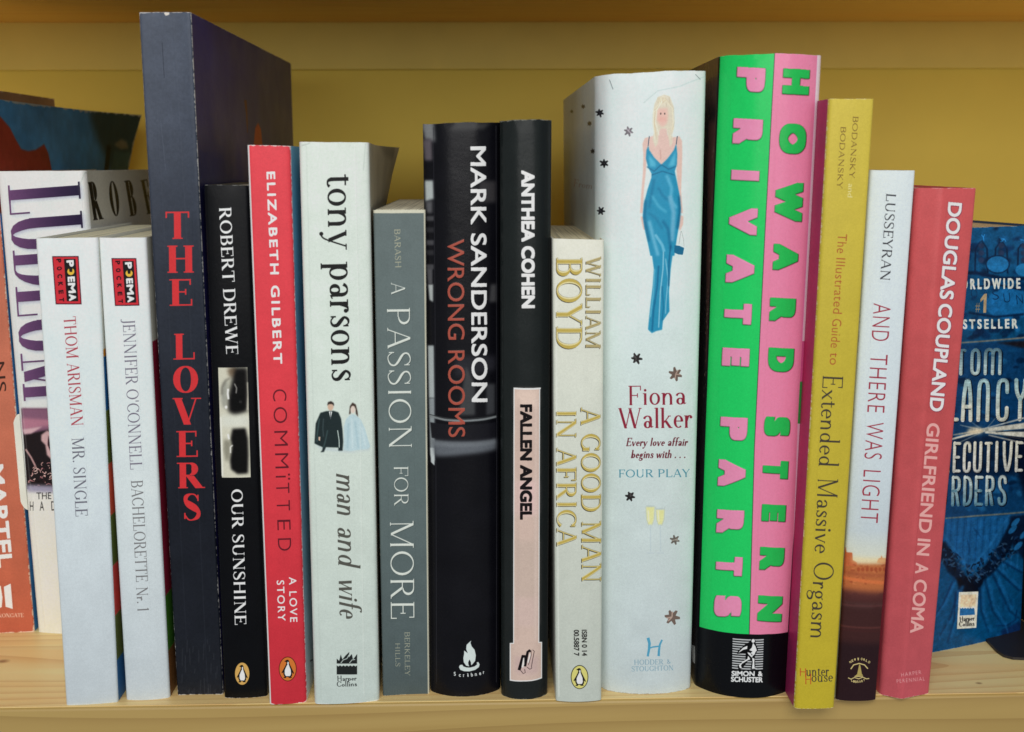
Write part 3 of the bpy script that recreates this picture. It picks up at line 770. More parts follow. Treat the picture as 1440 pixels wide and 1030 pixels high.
# --- the two slim white pocket books
def badge(cv, q):
    q = np.array(q, float)
    def m(u, v): return tuple((q[0]*(1-u)+q[1]*u)*(1-v)+(q[3]*(1-u)+q[2]*u)*v)
    R4 = lambda a, b2, c, d: [m(a, b2), m(c, b2), m(c, d), m(a, d)]
    cv.poly(R4(0, 0, 1, 1), (62, 18, 34)); cv.poly(R4(.035, .02, .965, .98), (200, 44, 54)); cv.poly(R4(.44, .06, .88, .935), (20, 18, 20))
    hh = np.linalg.norm(q[1]-q[0])
    def w(ch, v0, v1, u0, u1, col, f): cv.text(f, m(u0, v0), m(u0, v1), hh*(u1-u0), col)
    for ch, v0, v1 in (('P', .09, .225), ('E', .43, .54), ('M', .56, .77), ('A', .79, .93)):
        w(ch, v0, v1, .53, .80, (226, 230, 236), sans(ch, .05))
    cx, cy = m(.67, .32); cv.ell(cx, cy, 5.0, 4.9, (226, 182, 62)); cv.poly([m(.6, .23), m(.75, .23), m(.72, .33), m(.62, .33)], (24, 20, 20))
    for ch, v in zip('POCKET', (.06, .22, .38, .54, .71, .87)):
        w(ch, v, v+.075, .15, .33, (38, 12, 20), sans(ch, .03))

b = Book('white_pocket_book', 'slim white pocket book with red badge, first of the two, wider and titled Mr. Single', (50, 335), (137, 334), (166, 987.5), (93, 992), .106, seed=6, group=None)
cv = b.canvas(); cv.vgrad([(0, (222, 234, 234)), (.5, (210, 221, 226)), (1, (190, 200, 206))]); cv.mottle(.012, 50)  # light falling off towards the foot is baked into this white
B1 = [(73.3, 360.6), (110.5, 360.3), (114.8, 428.3), (78.3, 428.3)]; badge(cv, B1)
f = serif('THOM ARISMAN', .10, .035, .05); cv.text(f, (89.5, 446), (100.5, 600), 16.8, (168, 62, 74))
f = serif('MR. SINGLE', .10, .035, .05); cv.text(f, (100.8, 616), (106.5, 727), 17, (104, 104, 116))
cv.wear(.5, (245, 245, 240), 'tb', 1.5)
def bands(sc, y, cols):
    for (ya, yb), c in zip(zip(y[:-1], y[1:]), cols): sc.strect(0, ya, 1, yb, c)
sc = b.side_canvas('r'); sc.bg((206, 206, 196)); H1 = 652.0; fr = lambda y: (y-335)/H1
bands(sc, [fr(v) for v in (484, 494, 568, 642, 715, 787, 860, 926, 990)], [(196, 130, 40), (34, 92, 142), (92, 104, 48), (196, 86, 64), (94, 108, 52), (198, 72, 66), (96, 106, 56), (44, 100, 152)])
sc.mottle(.04, 40); sc.wear(.6, (230, 226, 214), 'l', 1.5)
b.build(cv, {'r': sc, 'l': (220, 226, 226)}, pages=(232, 224, 196), rough=.4)
b.patch('badge', B1, cv, label='red and black badge'); b.lettering('author_lettering', cv, (89.5, 446), (100.5, 600), 17); b.lettering('title_lettering', cv, (100.8, 616), (106.5, 727), 17)

b = Book('white_pocket_book', 'slim white pocket book with red badge against the tall navy book, titled Bachelorette', (138.5, 334), (205.5, 334), (239, 981), (177.5, 984), .106, seed=7)
cv = b.canvas(); cv.vgrad([(0, (224, 236, 236)), (.5, (212, 222, 224)), (1, (192, 202, 208))]); cv.mottle(.012, 50)  # same baked falloff of light, top to foot, in the spine colour
B2 = [(156.7, 363.3), (191.7, 363.3), (196.1, 430), (161.7, 430.5)]; badge(cv, B2)
cv.text(serif("JENNIFER O'CONNELL", .09, .035, .05), (172.5, 449), (183.3, 661), 17, (112, 106, 122))
cv.text(serif('BACHELORETTE', .09, .035, .05), (184.2, 676), (191.5, 819), 16.5, (116, 116, 118)); cv.text(serif('Nr. 1', .09, .035, .05), (191.6, 826), (193.6, 861), 16, (116, 116, 118))
cv.wear(.5, (245, 245, 240), 'tb', 1.5)
sc = b.side_canvas('r'); sc.bg((202, 200, 186)); H1 = 648.0; fr = lambda y: (y-334)/H1
bands(sc, [fr(v) for v in (473, 832, 914, 983)], [(150, 38, 60), (64, 116, 38), (122, 82, 48)])
sc.mottle(.04, 40)
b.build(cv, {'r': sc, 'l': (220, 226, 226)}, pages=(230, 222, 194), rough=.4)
b.patch('badge', B2, cv, label='red and black badge'); b.lettering('author_lettering', cv, (172.5, 449), (183.3, 661), 17); b.lettering('title_lettering', cv, (184.2, 676), (193.6, 861), 16.5)

# --- THE LOVERS
b = Book('tall_navy_book', 'tallest book, navy spine with red stacked capitals THE LOVERS', (194.8, 17), (268, 17), (313.5, 977), (249.3, 978), .200, seed=8)
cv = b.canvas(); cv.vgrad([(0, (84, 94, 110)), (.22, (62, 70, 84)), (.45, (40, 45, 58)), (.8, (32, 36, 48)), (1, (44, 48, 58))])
cv.vgrad([(0, (76, 83, 97)), (.12, (70, 77, 91)), (.35, (44, 49, 60)), (.7, (27, 30, 38)), (1, (30, 33, 40))]); cv.mottle(.05, 60); cv.mottle(.04, 9)  # glossy reflection near the top painted as a paler, fading navy
for ch, (x0, y0, x1, y1) in zip('THELOVERS', [(232.2, 298, 267.5, 336.5), (236, 345.8, 272.4, 384), (239.8, 393, 272, 430.4), (245, 469.7, 275.5, 506), (243, 515, 279.5, 553), (246.4, 560, 280, 597.6), (250, 606.5, 279.6, 643), (250.5, 651, 285, 687), (257, 694.7, 283, 732)]):
    cv.text(serif(ch, .21, .045, .10), (x0, y1), (x1, y1-.4), y1-y0, (206, 52, 56))
cv.line([(228, 60), (231, 110)], .7, (40, 44, 56)); cv.line([(226, 170), (230, 210), (233, 240)], .8, (86, 94, 108), alpha=.5)
for (x, y) in ((233, 19), (234, 20.5), (236, 19.5)): cv.ell(x, y, 2.2, 1.6, (214, 206, 196))
rg = random.Random(5)
for _ in range(26): # rubbed foot of the spine
    x = rg.uniform(256, 306); y = rg.uniform(895, 974); cv.line([(x, y), (x+rg.uniform(-1, 1), y+rg.uniform(6, 26))], .6, (120, 124, 130), alpha=.28, blur=1)
cv.line([(243, 22), (262, 330), (270, 520), (292, 970)], .7, (80, 86, 98), blur=1, alpha=.22, emboss=.12)
cv.line([(213, 20), (226, 250), (244, 560), (262, 900)], .7, (74, 80, 92), blur=1, alpha=.2, emboss=.12)
cv.wear(1.05, (196, 194, 190), 'lrtb', 2.0, 9)
sc = b.side_canvas('r', 1.0); sc.bg((52, 50, 108)); sc.poly([(275, 190), (330, 190), (330, 300), (278, 300)], (34, 36, 78), blur=26); sc.mottle(.06, 50)
sc.line([(345, 141), (347, 160), (348, 187)], 3.5, (96, 36, 40), w2=1); sc.poly([(357, 202), (359, 180), (363, 173), (367, 182), (369, 202), (369, 230), (357, 230)], (176, 56, 50), blur=1)
sc.wear(.8, (150, 146, 140), 'tr', 1.6)
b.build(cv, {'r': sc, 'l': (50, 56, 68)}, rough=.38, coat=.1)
for nm, ya, yb, xa, xb in (('title_lettering', 296, 433, 231, 274), ('title_lettering', 468, 733, 242, 286)):
    b.patch(nm, [(xa, ya), (xb-4, ya), (xb+1 if yb > 500 else xb, yb), (xa+8 if yb > 500 else xa+7, yb)], cv)

# --- black, with the printed eye
b = Book('black_paperback', 'slim black paperback with white lettering and a printed photo of eyes', (286.5, 260), (350, 260.5), (376, 979), (315.5, 981.5), .128, seed=9)
cv = b.canvas(); cv.bg((13, 14, 17)); cv.mottle(.05, 30)
cv.text(serif('ROBERT DREWE', .17, .055, .06), (308, 291.8), (318.3, 500.9), 17, (226, 228, 228))
cv.text(serif('OUR SUNSHINE', .17, .055, .06), (325, 688), (330.3, 879.6), 16.2, (226, 228, 228))
pq = [(306.6, 517), (348, 516.6), (352.7, 671.4), (312.1, 671.8)]
X = lambda u, v: (290+u/5.425, 500+v/5.425)
cv.poly(pq, (206, 204, 186))
n_ = lambda *p: [X(*q) for q in p]
cv.poly(n_((190, 92), (315, 92), (322, 250), (318, 420), (280, 440), (215, 462), (170, 430), (165, 330), (180, 260), (200, 180)), (12, 11, 12), blur=7)
cv.poly(n_((160, 100), (230, 96), (200, 170), (170, 150)), (104, 84, 64), blur=6, alpha=.8)
cv.poly(n_((130, 200), (165, 185), (160, 300), (150, 420), (120, 380), (112, 280)), (150, 152, 142), blur=6)
cv.line(n_((120, 300), (122, 240), (150, 190), (180, 175)), 1.6, (90, 86, 78), blur=3)
cv.line(n_((168, 255), (164, 290), (170, 335)), 2.6, (236, 238, 232), blur=1); cv.line(n_((215, 215), (232, 250), (228, 290)), 1.6, (150, 148, 144), blur=1)
cv.ell(*X(152, 395), 1.8, 2.2, (236, 236, 230), blur=1); cv.ell(*X(262, 355), 2.4, 2, (40, 40, 40), blur=1)
cv.line(n_((318, 205), (322, 300), (316, 420)), 2.5, (196, 192, 176), blur=2)
cv.poly(n_((108, 455), (330, 455), (330, 545), (112, 545)), (214, 216, 204), blur=8)
cv.poly(n_((200, 560), (300, 555), (318, 640), (322, 760), (318, 900), (240, 905), (190, 870), (180, 790), (195, 700), (185, 640)), (12, 11, 12), blur=4)
cv.poly(n_((135, 640), (185, 650), (190, 700), (175, 800), (150, 810), (130, 720)), (140, 138, 122), blur=5)
cv.line(n_((165, 600), (175, 640)), 2.2, (238, 240, 234), blur=1); cv.line(n_((185, 745), (184, 700), (202, 685)), 1.6, (236, 236, 230), blur=1)
cv.line(n_((110, 470), (118, 700), (124, 920)), 2.6, (226, 226, 214), blur=1)
cv.poly([(296, 500), (306.3, 500), (311.8, 690), (300, 690)], (13, 14, 17)); cv.poly([(340, 498), (352, 498), (352, 516.4), (300, 516.9), (300, 498)], (13, 14, 17)); cv.poly([(305, 672), (353, 671.6), (356, 684), (305, 684)], (13, 14, 17)); cv.poly([(348.2, 512), (354, 512), (358, 680), (352.9, 680)], (15, 16, 19))
penguin(cv, 340.6, 947.6, 10.9, 16.5, (206, 164, 92))
cv.wear(.75, (190, 190, 186), 'tb', 1.6)
b.build(cv, {'l': (20, 20, 24), 'r': (26, 27, 30)}, pages=(212, 208, 188), rough=.33, coat=.15)
b.lettering('author_lettering', cv, (308, 291.8), (318.3, 500.9), 17); b.lettering('title_lettering', cv, (325, 688), (330.3, 879.6), 16.2)
b.patch('cover_picture', pq, cv, label='strip of printed photo with two eyes'); b.patch('publisher_emblem', None, cv, oval=(340.6, 947.6, 10.9, 16.5))

# --- red
b = Book('red_paperback', 'red paperback with a pale blue cover and thin dark word COMMITTED', (347.5, 204), (408.5, 205), (431.5, 987.5), (379, 991), .128, seed=10, rr=.0013)
cv = b.canvas(); cv.vgrad([(0, (222, 72, 82)), (.5, (216, 62, 72)), (1, (192, 48, 60))]); cv.mottle(.02, 40)
cv.text(sans('ELIZABETH', .028, 1.25), (374.8, 242), (380.2, 386.2), 12, (236, 238, 240)); cv.text(sans('GILBERT', .028, 1.25), (380.8, 402), (384.9, 512), 12, (236, 238, 240))
P0, P1 = np.array((383.8, 547.)), np.array((391.3, 775.)); L = P1-P0
th = lambda c: sans(c, -.012)
for c, y0, y1 in (('C', 548, 564.5), ('O', 573, 595.5), ('M', 606.5, 627.5), ('M', 638, 659), ('I', 669.7, 671.9), ('T', 679.5, 694), ('T', 704, 718.5), ('E', 731.5, 746), ('D', 757.5, 775)):
    q0 = P0+L*((y0-547)/228); q1 = P0+L*((y1-547)/228)
    cv.text(th(c), q0, q1, 18.5 if c != 'I' else 14, (92, 26, 36))
for y in (667.6, 673.4): 
    q = P0+L*((y-547)/228); cv.ell(q[0]+18.6, q[1], 1.5, 1.5, (92, 26, 36))
cv.text(sans('A LOVE', .005, 1.25), (406.4, 812), (408.0, 875), 10.2, (236, 226, 226)); cv.text(sans('STORY', .005, 1.25), (389.2, 816.6), (391.2, 873.5), 10.2, (236, 226, 226))
penguin(cv, 404.6, 941, 12.5, 17.3, (204, 116, 50), (70, 24, 20))
cv.strect(0, 0, .045, 1, (232, 232, 230)); cv.wear(1.1, (236, 232, 226), 'lrtb', 2.4)
sc = b.side_canvas('r'); sc.vgrad([(0, (112, 176, 206)), (.4, (98, 156, 190)), (.75, (132, 170, 186)), (1, (196, 208, 208))]); sc.mottle(.03, 40)
sc.line([(436, 930), (440, 928)], 1.5, (40, 50, 60)); sc.wear(.8, (230, 230, 226), 'lb', 2)
b.build(cv, {'r': sc, 'l': (225, 226, 224)}, pages=(224, 220, 204), rough=.42)
b.lettering('author_lettering', cv, (374.8, 242), (384.9, 512), 12); b.lettering('title_lettering', cv, P0, P1, 19); b.patch('publisher_emblem', None, cv, oval=(404.6, 941, 12.5, 17.3))

# --- pale, tony parsons
b = Book('pale_paperback', 'thick pale grey-green paperback with big black lowercase lettering and a tiny bride and groom', (420.4, 199.5), (519, 200.5), (533.5, 985), (442.3, 990), .122, seed=11, rr=.0014, yawR=-3.6)
b.flare['r'] = lambda u, v: (.0088*np.clip(u-.25, 0, 1)**2/.56)*np.clip((v-.78)/.22, 0, 1)**1.6
cv = b.canvas(); cv.vgrad([(0, (217, 227, 218)), (.35, (212, 224, 215)), (.7, (202, 214, 206)), (1, (192, 205, 200))]); cv.mottle(.012, 50)  # pale ground painted dimmer downwards to follow the light on the spine
tp = dict(T=.11, t=.042, sf=.06, xh=.66, dsc=1.0)
cv.text(serif('tony', **tp), (459.7, 244.5), (462.2, 350.6), 39.5, (30, 30, 30)); cv.text(serif('parsons', **tp), (462.6, 369.5), (466.6, 537.4), 39.5, (30, 30, 30))
mw = dict(T=.105, t=.035, sf=.03, xh=.56, slant=-.0, dsc=.9)
it = lambda w: serif(w, T=.10, t=.035, sf=.02, xh=.60, slant=.24, dsc=1.0)
cv.text(it('man'), (472.6, 665), (474.2, 725), 31, (84, 84, 78)); cv.text(it('and'), (474.4, 740), (475.8, 796), 31, (84, 84, 78)); cv.text(it('wife'), (476.2, 813), (477.4, 868), 31, (84, 84, 78))
# little groom and bride
Y = lambda *p: [(420+u/8.583, 540+v/8.583) for u, v in p]
cv.poly(Y((180, 740), (300, 765), (480, 790), (700, 812), (860, 770), (850, 800), (640, 830), (300, 800)), (190, 204, 206), blur=3)
cv.poly(Y((540, 800), (548, 640), (545, 520), (570, 430), (610, 385), (650, 365), (700, 385), (750, 430), (800, 540), (840, 680), (865, 760), (840, 785), (720, 800), (620, 812)), (186, 210, 216), blur=1)
for a_, c_ in (((600, 480, 590, 780), (160, 190, 200)), ((680, 450, 720, 780), (164, 194, 204)), ((760, 520, 810, 760), (204, 222, 226)), ((640, 420, 650, 780), (206, 224, 228))):
    cv.line(Y(a_[:2], a_[2:]), 1.6, c_, blur=2)
cv.poly(Y((608, 370), (618, 270), (650, 225), (690, 250), (712, 340), (716, 400), (690, 360), (686, 300), (630, 300), (628, 360)), (66, 52, 46), blur=1); cv.ell(*Y((655, 310))[0], 3.4, 5.2, (222, 206, 194), blur=1)
cv.poly(Y((330, 330), (262, 350), (205, 480), (190, 720), (240, 745), (290, 765), (285, 800), (262, 826), (306, 822), (330, 765), (480, 770), (478, 808), (530, 808), (538, 700), (530, 560), (512, 420), (480, 345), (420, 325)), (32, 44, 46), blur=1)
cv.line(Y((350, 560), (320, 700), (300, 770)), 1.6, (58, 78, 80), blur=1); cv.line(Y((250, 420), (225, 600), (222, 700)), 1.6, (60, 82, 84), blur=1); cv.line(Y((470, 560), (488, 680), (490, 770)), 1.2, (190, 206, 200), blur=0)
cv.ell(*Y((385, 275))[0], 4.2, 5.6, (206, 176, 154), blur=1); cv.poly(Y((345, 265), (352, 222), (390, 208), (425, 232), (428, 270), (405, 245), (365, 245)), (50, 42, 40), blur=1)
cv.poly(Y((365, 335), (405, 335), (386, 430)), (220, 226, 224)); cv.line(Y((386, 340), (386, 420)), .8, (40, 44, 52))
cv.poly(Y((240, 640), (262, 640), (258, 690), (240, 680)), (204, 176, 156)); cv.line(Y((300, 420), (292, 540), (300, 640)), 1.2, (66, 80, 84), blur=1)
harper(cv, 473.5, 916.8, 502.2, 948.6, (34, 38, 38), (196, 210, 204)); 
cv.text(serif('Harper', .13, .06, .04), (474, 958), (501.5, 957), 7.4, (50, 54, 54)); cv.text(serif('Collins', .13, .06, .04), (473.5, 966), (502, 965), 7.4, (50, 54, 54))
cv.line([(514, 202), (511, 240)], .8, (180, 190, 184), blur=1); cv.line([(424, 205), (432, 203), (436, 201)], .9, (170, 176, 172), blur=1)
cv.line([(499, 204), (505, 480), (512, 980)], .7, (234, 238, 232), blur=1, alpha=.45, emboss=.5)
cv.line([(431, 204), (439, 520), (452, 984)], .7, (176, 188, 180), blur=1, alpha=.45, emboss=.5)
cv.wear(1.0, (246, 246, 240), 'lrtb', 2.0)
sc = b.side_canvas('r'); sc.bg((196, 192, 174)); sc.mottle(.04, 50); sc.poly([(533, 205), (556, 208), (552, 224), (540, 216)], (120, 118, 112), blur=5, alpha=.6)
b.build(cv, {'r': sc, 'l': (222, 226, 220)}, pages=(216, 210, 190), rough=.45)
b.lettering('author_lettering', cv, (459.5, 244), (466.6, 537.4), 27); b.lettering('title_lettering', cv, (472.6, 667), (477.4, 871.4), 22)
b.patch('cover_picture', [(441, 563), (523, 563), (523, 640), (441, 640)], cv, label='tiny bride in pale gown and groom in dark suit'); b.patch('publisher_emblem', [(472, 915), (503.5, 969)], cv)

# --- grey
b = Book('grey_paperback', 'slate grey paperback with white capitals A PASSION FOR MORE', (524.8, 295.5), (598.3, 295.4), (603.8, 976), (538.5, 979), .120, seed=12)
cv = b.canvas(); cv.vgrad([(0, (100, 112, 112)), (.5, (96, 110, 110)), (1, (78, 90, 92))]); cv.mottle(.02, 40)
cs = (214, 220, 212); cd = (58, 68, 68)
for txt, p0, p1, h in (('A', (550, 397), (550.4, 415), 19.5), ('PASSION', (544.3, 431), (547.3, 633.6), 32), ('FOR', (554, 655), (554.5, 712), 20), ('MORE', (548.5, 731), (549.8, 872), 33)):
    f = serif(txt, .085, .035, .035)
    cv.text(f, p0, p1, h, cd, shift=(.9, .5), alpha=.6); cv.text(f, p0, p1, h, cs, emboss=.5)
cv.text(serif('BARASH', .10, .05, .03), (554.5, 322), (556, 377.5), 8.2, (178, 176, 150)); cv.text(serif('BERKELEY', .10, .05, .03), (569, 888.5), (569.5, 950.7), 7.2, (164, 166, 146)); cv.text(serif('HILLS', .10, .05, .03), (555.8, 904), (556.2, 938), 6.6, (164, 166, 146))
cv.strect(.967, 0, 1, 1, (206, 204, 184)); cv.strect(0, 0, 1, .006, (206, 204, 184)); cv.wear(.5, (206, 206, 196), 'lb', 1.4)
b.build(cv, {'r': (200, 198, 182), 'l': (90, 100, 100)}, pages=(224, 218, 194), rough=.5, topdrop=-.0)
b.lettering('title_lettering', cv, (544.3, 397), (549.8, 872), 34); b.lettering('author_lettering', cv, (554.5, 322), (556, 377.5), 8.2); b.lettering('publisher_lettering', cv, (556, 888), (556.5, 951), 20)

# --- black hardback, MARK SANDERSON
b = Book('black_hardback', 'black jacketed hardback with white and rust red vertical capitals WRONG ROOMS', (594.5, 174), (704, 171.5), (703.5, 969), (605.5, 972), .152, hard=True, bulge=.0055, rr=.0012, seed=13)
cv = b.canvas(); cv.bg((20, 20, 24)); cv.mottle(.08, 60)
def ps(*p, c, bl=3, a=1.0): cv.poly(p, c, blur=bl, alpha=a)
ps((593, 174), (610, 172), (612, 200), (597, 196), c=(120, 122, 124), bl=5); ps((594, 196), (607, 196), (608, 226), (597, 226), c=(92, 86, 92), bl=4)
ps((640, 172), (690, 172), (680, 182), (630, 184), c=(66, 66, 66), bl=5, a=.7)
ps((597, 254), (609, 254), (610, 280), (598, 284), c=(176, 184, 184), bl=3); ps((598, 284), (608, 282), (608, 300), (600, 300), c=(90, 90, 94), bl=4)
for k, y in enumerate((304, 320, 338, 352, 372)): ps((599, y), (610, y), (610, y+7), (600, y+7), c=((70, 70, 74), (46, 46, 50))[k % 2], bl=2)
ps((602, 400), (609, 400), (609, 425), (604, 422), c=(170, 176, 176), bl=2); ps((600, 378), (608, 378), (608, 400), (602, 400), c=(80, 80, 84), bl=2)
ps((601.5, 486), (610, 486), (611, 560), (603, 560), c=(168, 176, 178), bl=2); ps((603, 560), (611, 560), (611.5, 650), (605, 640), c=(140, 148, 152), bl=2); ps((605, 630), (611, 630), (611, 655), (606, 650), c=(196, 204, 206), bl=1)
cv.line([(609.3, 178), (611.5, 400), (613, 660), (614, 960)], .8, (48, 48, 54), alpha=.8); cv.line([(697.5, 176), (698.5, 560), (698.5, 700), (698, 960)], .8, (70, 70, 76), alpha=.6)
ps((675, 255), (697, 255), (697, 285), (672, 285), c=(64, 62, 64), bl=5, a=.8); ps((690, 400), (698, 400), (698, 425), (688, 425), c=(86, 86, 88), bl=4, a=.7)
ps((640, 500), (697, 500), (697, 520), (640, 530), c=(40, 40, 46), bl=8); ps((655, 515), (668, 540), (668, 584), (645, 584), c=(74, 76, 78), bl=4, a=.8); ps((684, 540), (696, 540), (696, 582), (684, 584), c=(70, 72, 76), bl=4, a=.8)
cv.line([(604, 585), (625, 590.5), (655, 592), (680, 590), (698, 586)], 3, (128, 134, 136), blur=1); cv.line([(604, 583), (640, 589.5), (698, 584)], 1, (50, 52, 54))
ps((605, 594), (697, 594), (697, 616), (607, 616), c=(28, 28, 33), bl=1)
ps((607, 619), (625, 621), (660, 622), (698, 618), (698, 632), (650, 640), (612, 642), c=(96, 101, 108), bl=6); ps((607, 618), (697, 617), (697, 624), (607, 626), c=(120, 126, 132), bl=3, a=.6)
cv.text(sans('MARK SANDERSON', .02), (661.5, 206.4), (663.6, 565.6), 21.8, (228, 231, 233), emboss=.3)
cv.text(sans('WRONG ROOMS', .002), (629.3, 336.8), (630.8, 615), 23, (164, 80, 66), emboss=.3)
S = lambda *p: [(640+u/10.286, 880+v/10.286) for u, v in p]
cv.poly(S((235, 215), (222, 250), (240, 300), (282, 350), (300, 430), (290, 510), (250, 560), (232, 575), (228, 530), (208, 490), (190, 530), (192, 560), (206, 590), (160, 580), (125, 530), (118, 470), (130, 410), (130, 360), (165, 385), (182, 400), (160, 340), (165, 280), (200, 245)), (206, 218, 216))
rgp = [(40+15, 600), (70, 570), (105, 565), (120, 590), (165, 605), (220, 606), (280, 590), (320, 560), (310, 535), (335, 525), (355, 560), (345, 600), (290, 640), (210, 662), (130, 660), (75, 640)]
cv.poly(S(*rgp), (206, 218, 216))
for c, x, y in zip('Scribner', (638.5, 645.5, 651.5, 657.5, 662.5, 668, 674, 679.5), (950.5, 952, 952.2, 952, 951.6, 950.8, 949.6, 948)):
    cv.text(sans(c, .02), (x, y), (x+(2.6 if c not in 'ir' else 1.6), y-.2), 5.2, (206, 212, 212))
cv.wear(.9, (118, 112, 100), 'tb', 2.2)
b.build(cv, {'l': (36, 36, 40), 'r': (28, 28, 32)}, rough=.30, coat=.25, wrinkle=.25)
b.lettering('author_lettering', cv, (661.5, 206.4), (663.6, 565.6), 21.8); b.lettering('title_lettering', cv, (629.3, 336.8), (630.8, 615), 23, 'rust red capitals'); b.patch('publisher_emblem', [(634, 900), (684, 955)], cv)

# --- black hardback with pink panel
b = Book('black_hardback', 'narrow black hardback with a long pink label panel reading FALLEN ANGEL', (703, 169), (776, 168), (770, 976), (705, 977.5), .128, hard=True, bulge=.0042, rr=.001, seed=14)
cv = b.canvas(); cv.bg((33, 37, 37)); cv.mottle(.04, 50); cv.poly([(760, 168), (778, 168), (772, 978), (762, 978)], (26, 30, 31), blur=6)
cv.line([(706, 172), (708, 500), (709, 975)], 1.0, (20, 24, 24), blur=1)  # shadow line along the left edge painted into the jacket colour
for p in () and (((738, 172), (745, 185), (738, 196)), ((750, 174), (748, 184), (756, 190)), ((742, 180), (752, 176), (760, 182))): cv.line(p, 1.3, (104, 106, 98), blur=1)
cv.text(sans('ANTHEA COHEN', .045), (733.0, 240), (733.5, 433.7), 18.6, (234, 238, 238), emboss=.3)
lab = [(722.2, 545.3), (759.5, 545.3), (758.2, 902.9), (762.3, 902.8), (762.2, 954), (750, 957.6), (735, 958.6), (716.8, 957.3), (716.8, 904.4), (721.6, 904.2)]
cv.poly(lab, (240, 240, 238)); 
cv.poly([(723.5, 547), (758.3, 547), (757, 904.3), (761, 904.3), (761, 952.6), (750, 956.2), (735, 957.2), (718.2, 955.8), (718.2, 905.8), (722.9, 905.5)], (206, 182, 170))
for y, c, r_ in ((560, (226, 202, 188), 12), (640, (206, 180, 168), 30), (700, (222, 190, 186), 24), (800, (196, 176, 164), 40), (860, (206, 182, 174), 20), (935, (196, 170, 166), 12)):
    cv.poly([(724.5, y-r_), (757, y-r_), (757, y+r_), (724.5, y+r_)], c, blur=7, alpha=.8)
cv.line([(754, 560), (753, 900)], 3, (218, 198, 188), blur=3, alpha=.7); cv.line([(729, 560), (728, 900)], 2, (190, 168, 158), blur=3, alpha=.6)
cv.poly([(723.0, 545.3), (760.5, 545.3), (760.5, 547.5), (723.0, 547.5)], (236, 236, 232)); cv.line([(723, 546), (722.3, 904)], 1.0, (240, 240, 238)); cv.line([(758.9, 546), (757.7, 903)], 1.0, (240, 240, 238))
cv.text(sans('FALLEN ANGEL', .045), (731.4, 569), (731.3, 731), 16.8, (24, 20, 22))
cv.line(S((928, 640), (945, 540), (985, 430), (1010, 430), (1000, 500), (985, 560), (970, 600)), 2.2, (22, 18, 20)); cv.line(S((1010, 590), (1030, 480), (1050, 380), (1075, 360), (1090, 380)), 3.6, (22, 18, 20))
cv.line(S((925, 645), (960, 520), (985, 430)), 4.2, (22, 18, 20)); cv.poly(S((960, 600), (985, 470), (1000, 460), (1000, 560), (985, 610)), (226, 220, 216)); cv.poly(S((1045, 530), (1075, 410), (1092, 400), (1085, 480), (1062, 545)), (226, 220, 216))
cv.line(S((1120, 350), (1145, 370), (1120, 500), (1105, 590), (1110, 615), (1080, 632), (1040, 600)), .9, (70, 54, 56)); cv.line(S((950, 650), (965, 670), (985, 695), (1015, 680), (1005, 630)), .9, (70, 54, 56)); cv.line(S((1100, 360), (1100, 430), (1060, 570)), .9, (90, 70, 70))
cv.wear(1.0, (120, 122, 112), 'tb', 2.4)
b.build(cv, {'l': (30, 34, 34), 'r': (34, 38, 38)}, rough=.28, coat=.3, wrinkle=.2)
b.lettering('author_lettering', cv, (733.0, 240), (733.5, 433.7), 18.6)
b.patch('label_panel', [(722.2, 545.3), (759.3, 545.3), (758.2, 903.5), (721.6, 903.5)], cv, label='long pink panel with white outline', rows=10); b.patch('publisher_emblem', [(716.8, 904.2), (762.3, 957.5)], cv)

# --- small pale paperback with gold capitals
b = Book('small_pale_paperback', 'short pale grey paperback with gold capitals, beside the tall snowflake book', (776.8, 335.5), (849.7, 337), (845.8, 984.5), (781.5, 985.5), .108, seed=15)
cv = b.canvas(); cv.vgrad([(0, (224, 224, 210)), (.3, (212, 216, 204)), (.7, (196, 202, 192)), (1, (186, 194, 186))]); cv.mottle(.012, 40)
for txt, p0, p1, h in (('WILLIAM', (824.3, 361), (823.8, 491), 20.5), ('BOYD', (782.6, 362), (782.4, 492), 36), ('A GOOD MAN', (817, 573), (818.5, 819.5), 27), ('IN AFRICA', (782.6, 576), (783.2, 768), 27.5)):
    f = serif(txt, .145, .045, .05); g = serif(txt, .095, .02, .03)
    cv.text(f, p0, p1, h, (50, 42, 30), shift=(-.9, .8)); cv.text(f, p0, p1, h, (72, 62, 42), shift=(.5, -.3), alpha=.6); cv.text(f, p0, p1, h, (222, 212, 160)); cv.text(g, p0, p1, h, (188, 166, 84) if h > 22 else (166, 150, 104))
cv.text(sans('ISBN 0 14', .015), (818.1, 886), (818.4, 922.5), 7.2, (52, 52, 50)); cv.text(sans('00.5887 7', .015), (806.9, 886), (807.1, 922.5), 7.2, (52, 52, 50))
penguin(cv, 815, 952.4, 12.3, 16.8, (212, 206, 122))
cv.line([(781, 340), (786, 980)], 1.4, (236, 238, 232), alpha=.5, blur=1); cv.wear(.4, (246, 244, 236), 'tb', 1.2)
b.build(cv, {'l': (212, 212, 202), 'r': (210, 208, 194)}, pages=(226, 212, 176), rough=.42)
b.lettering('title_lettering', cv, (783, 574), (783, 820), 62); b.lettering('author_lettering', cv, (782.6, 361), (782.6, 492), 62); b.patch('publisher_emblem', None, cv, oval=(815, 952.4, 12.3, 16.8)); b.lettering('number_lettering', cv, (806.9, 886), (807.1, 922.5), 18.4)

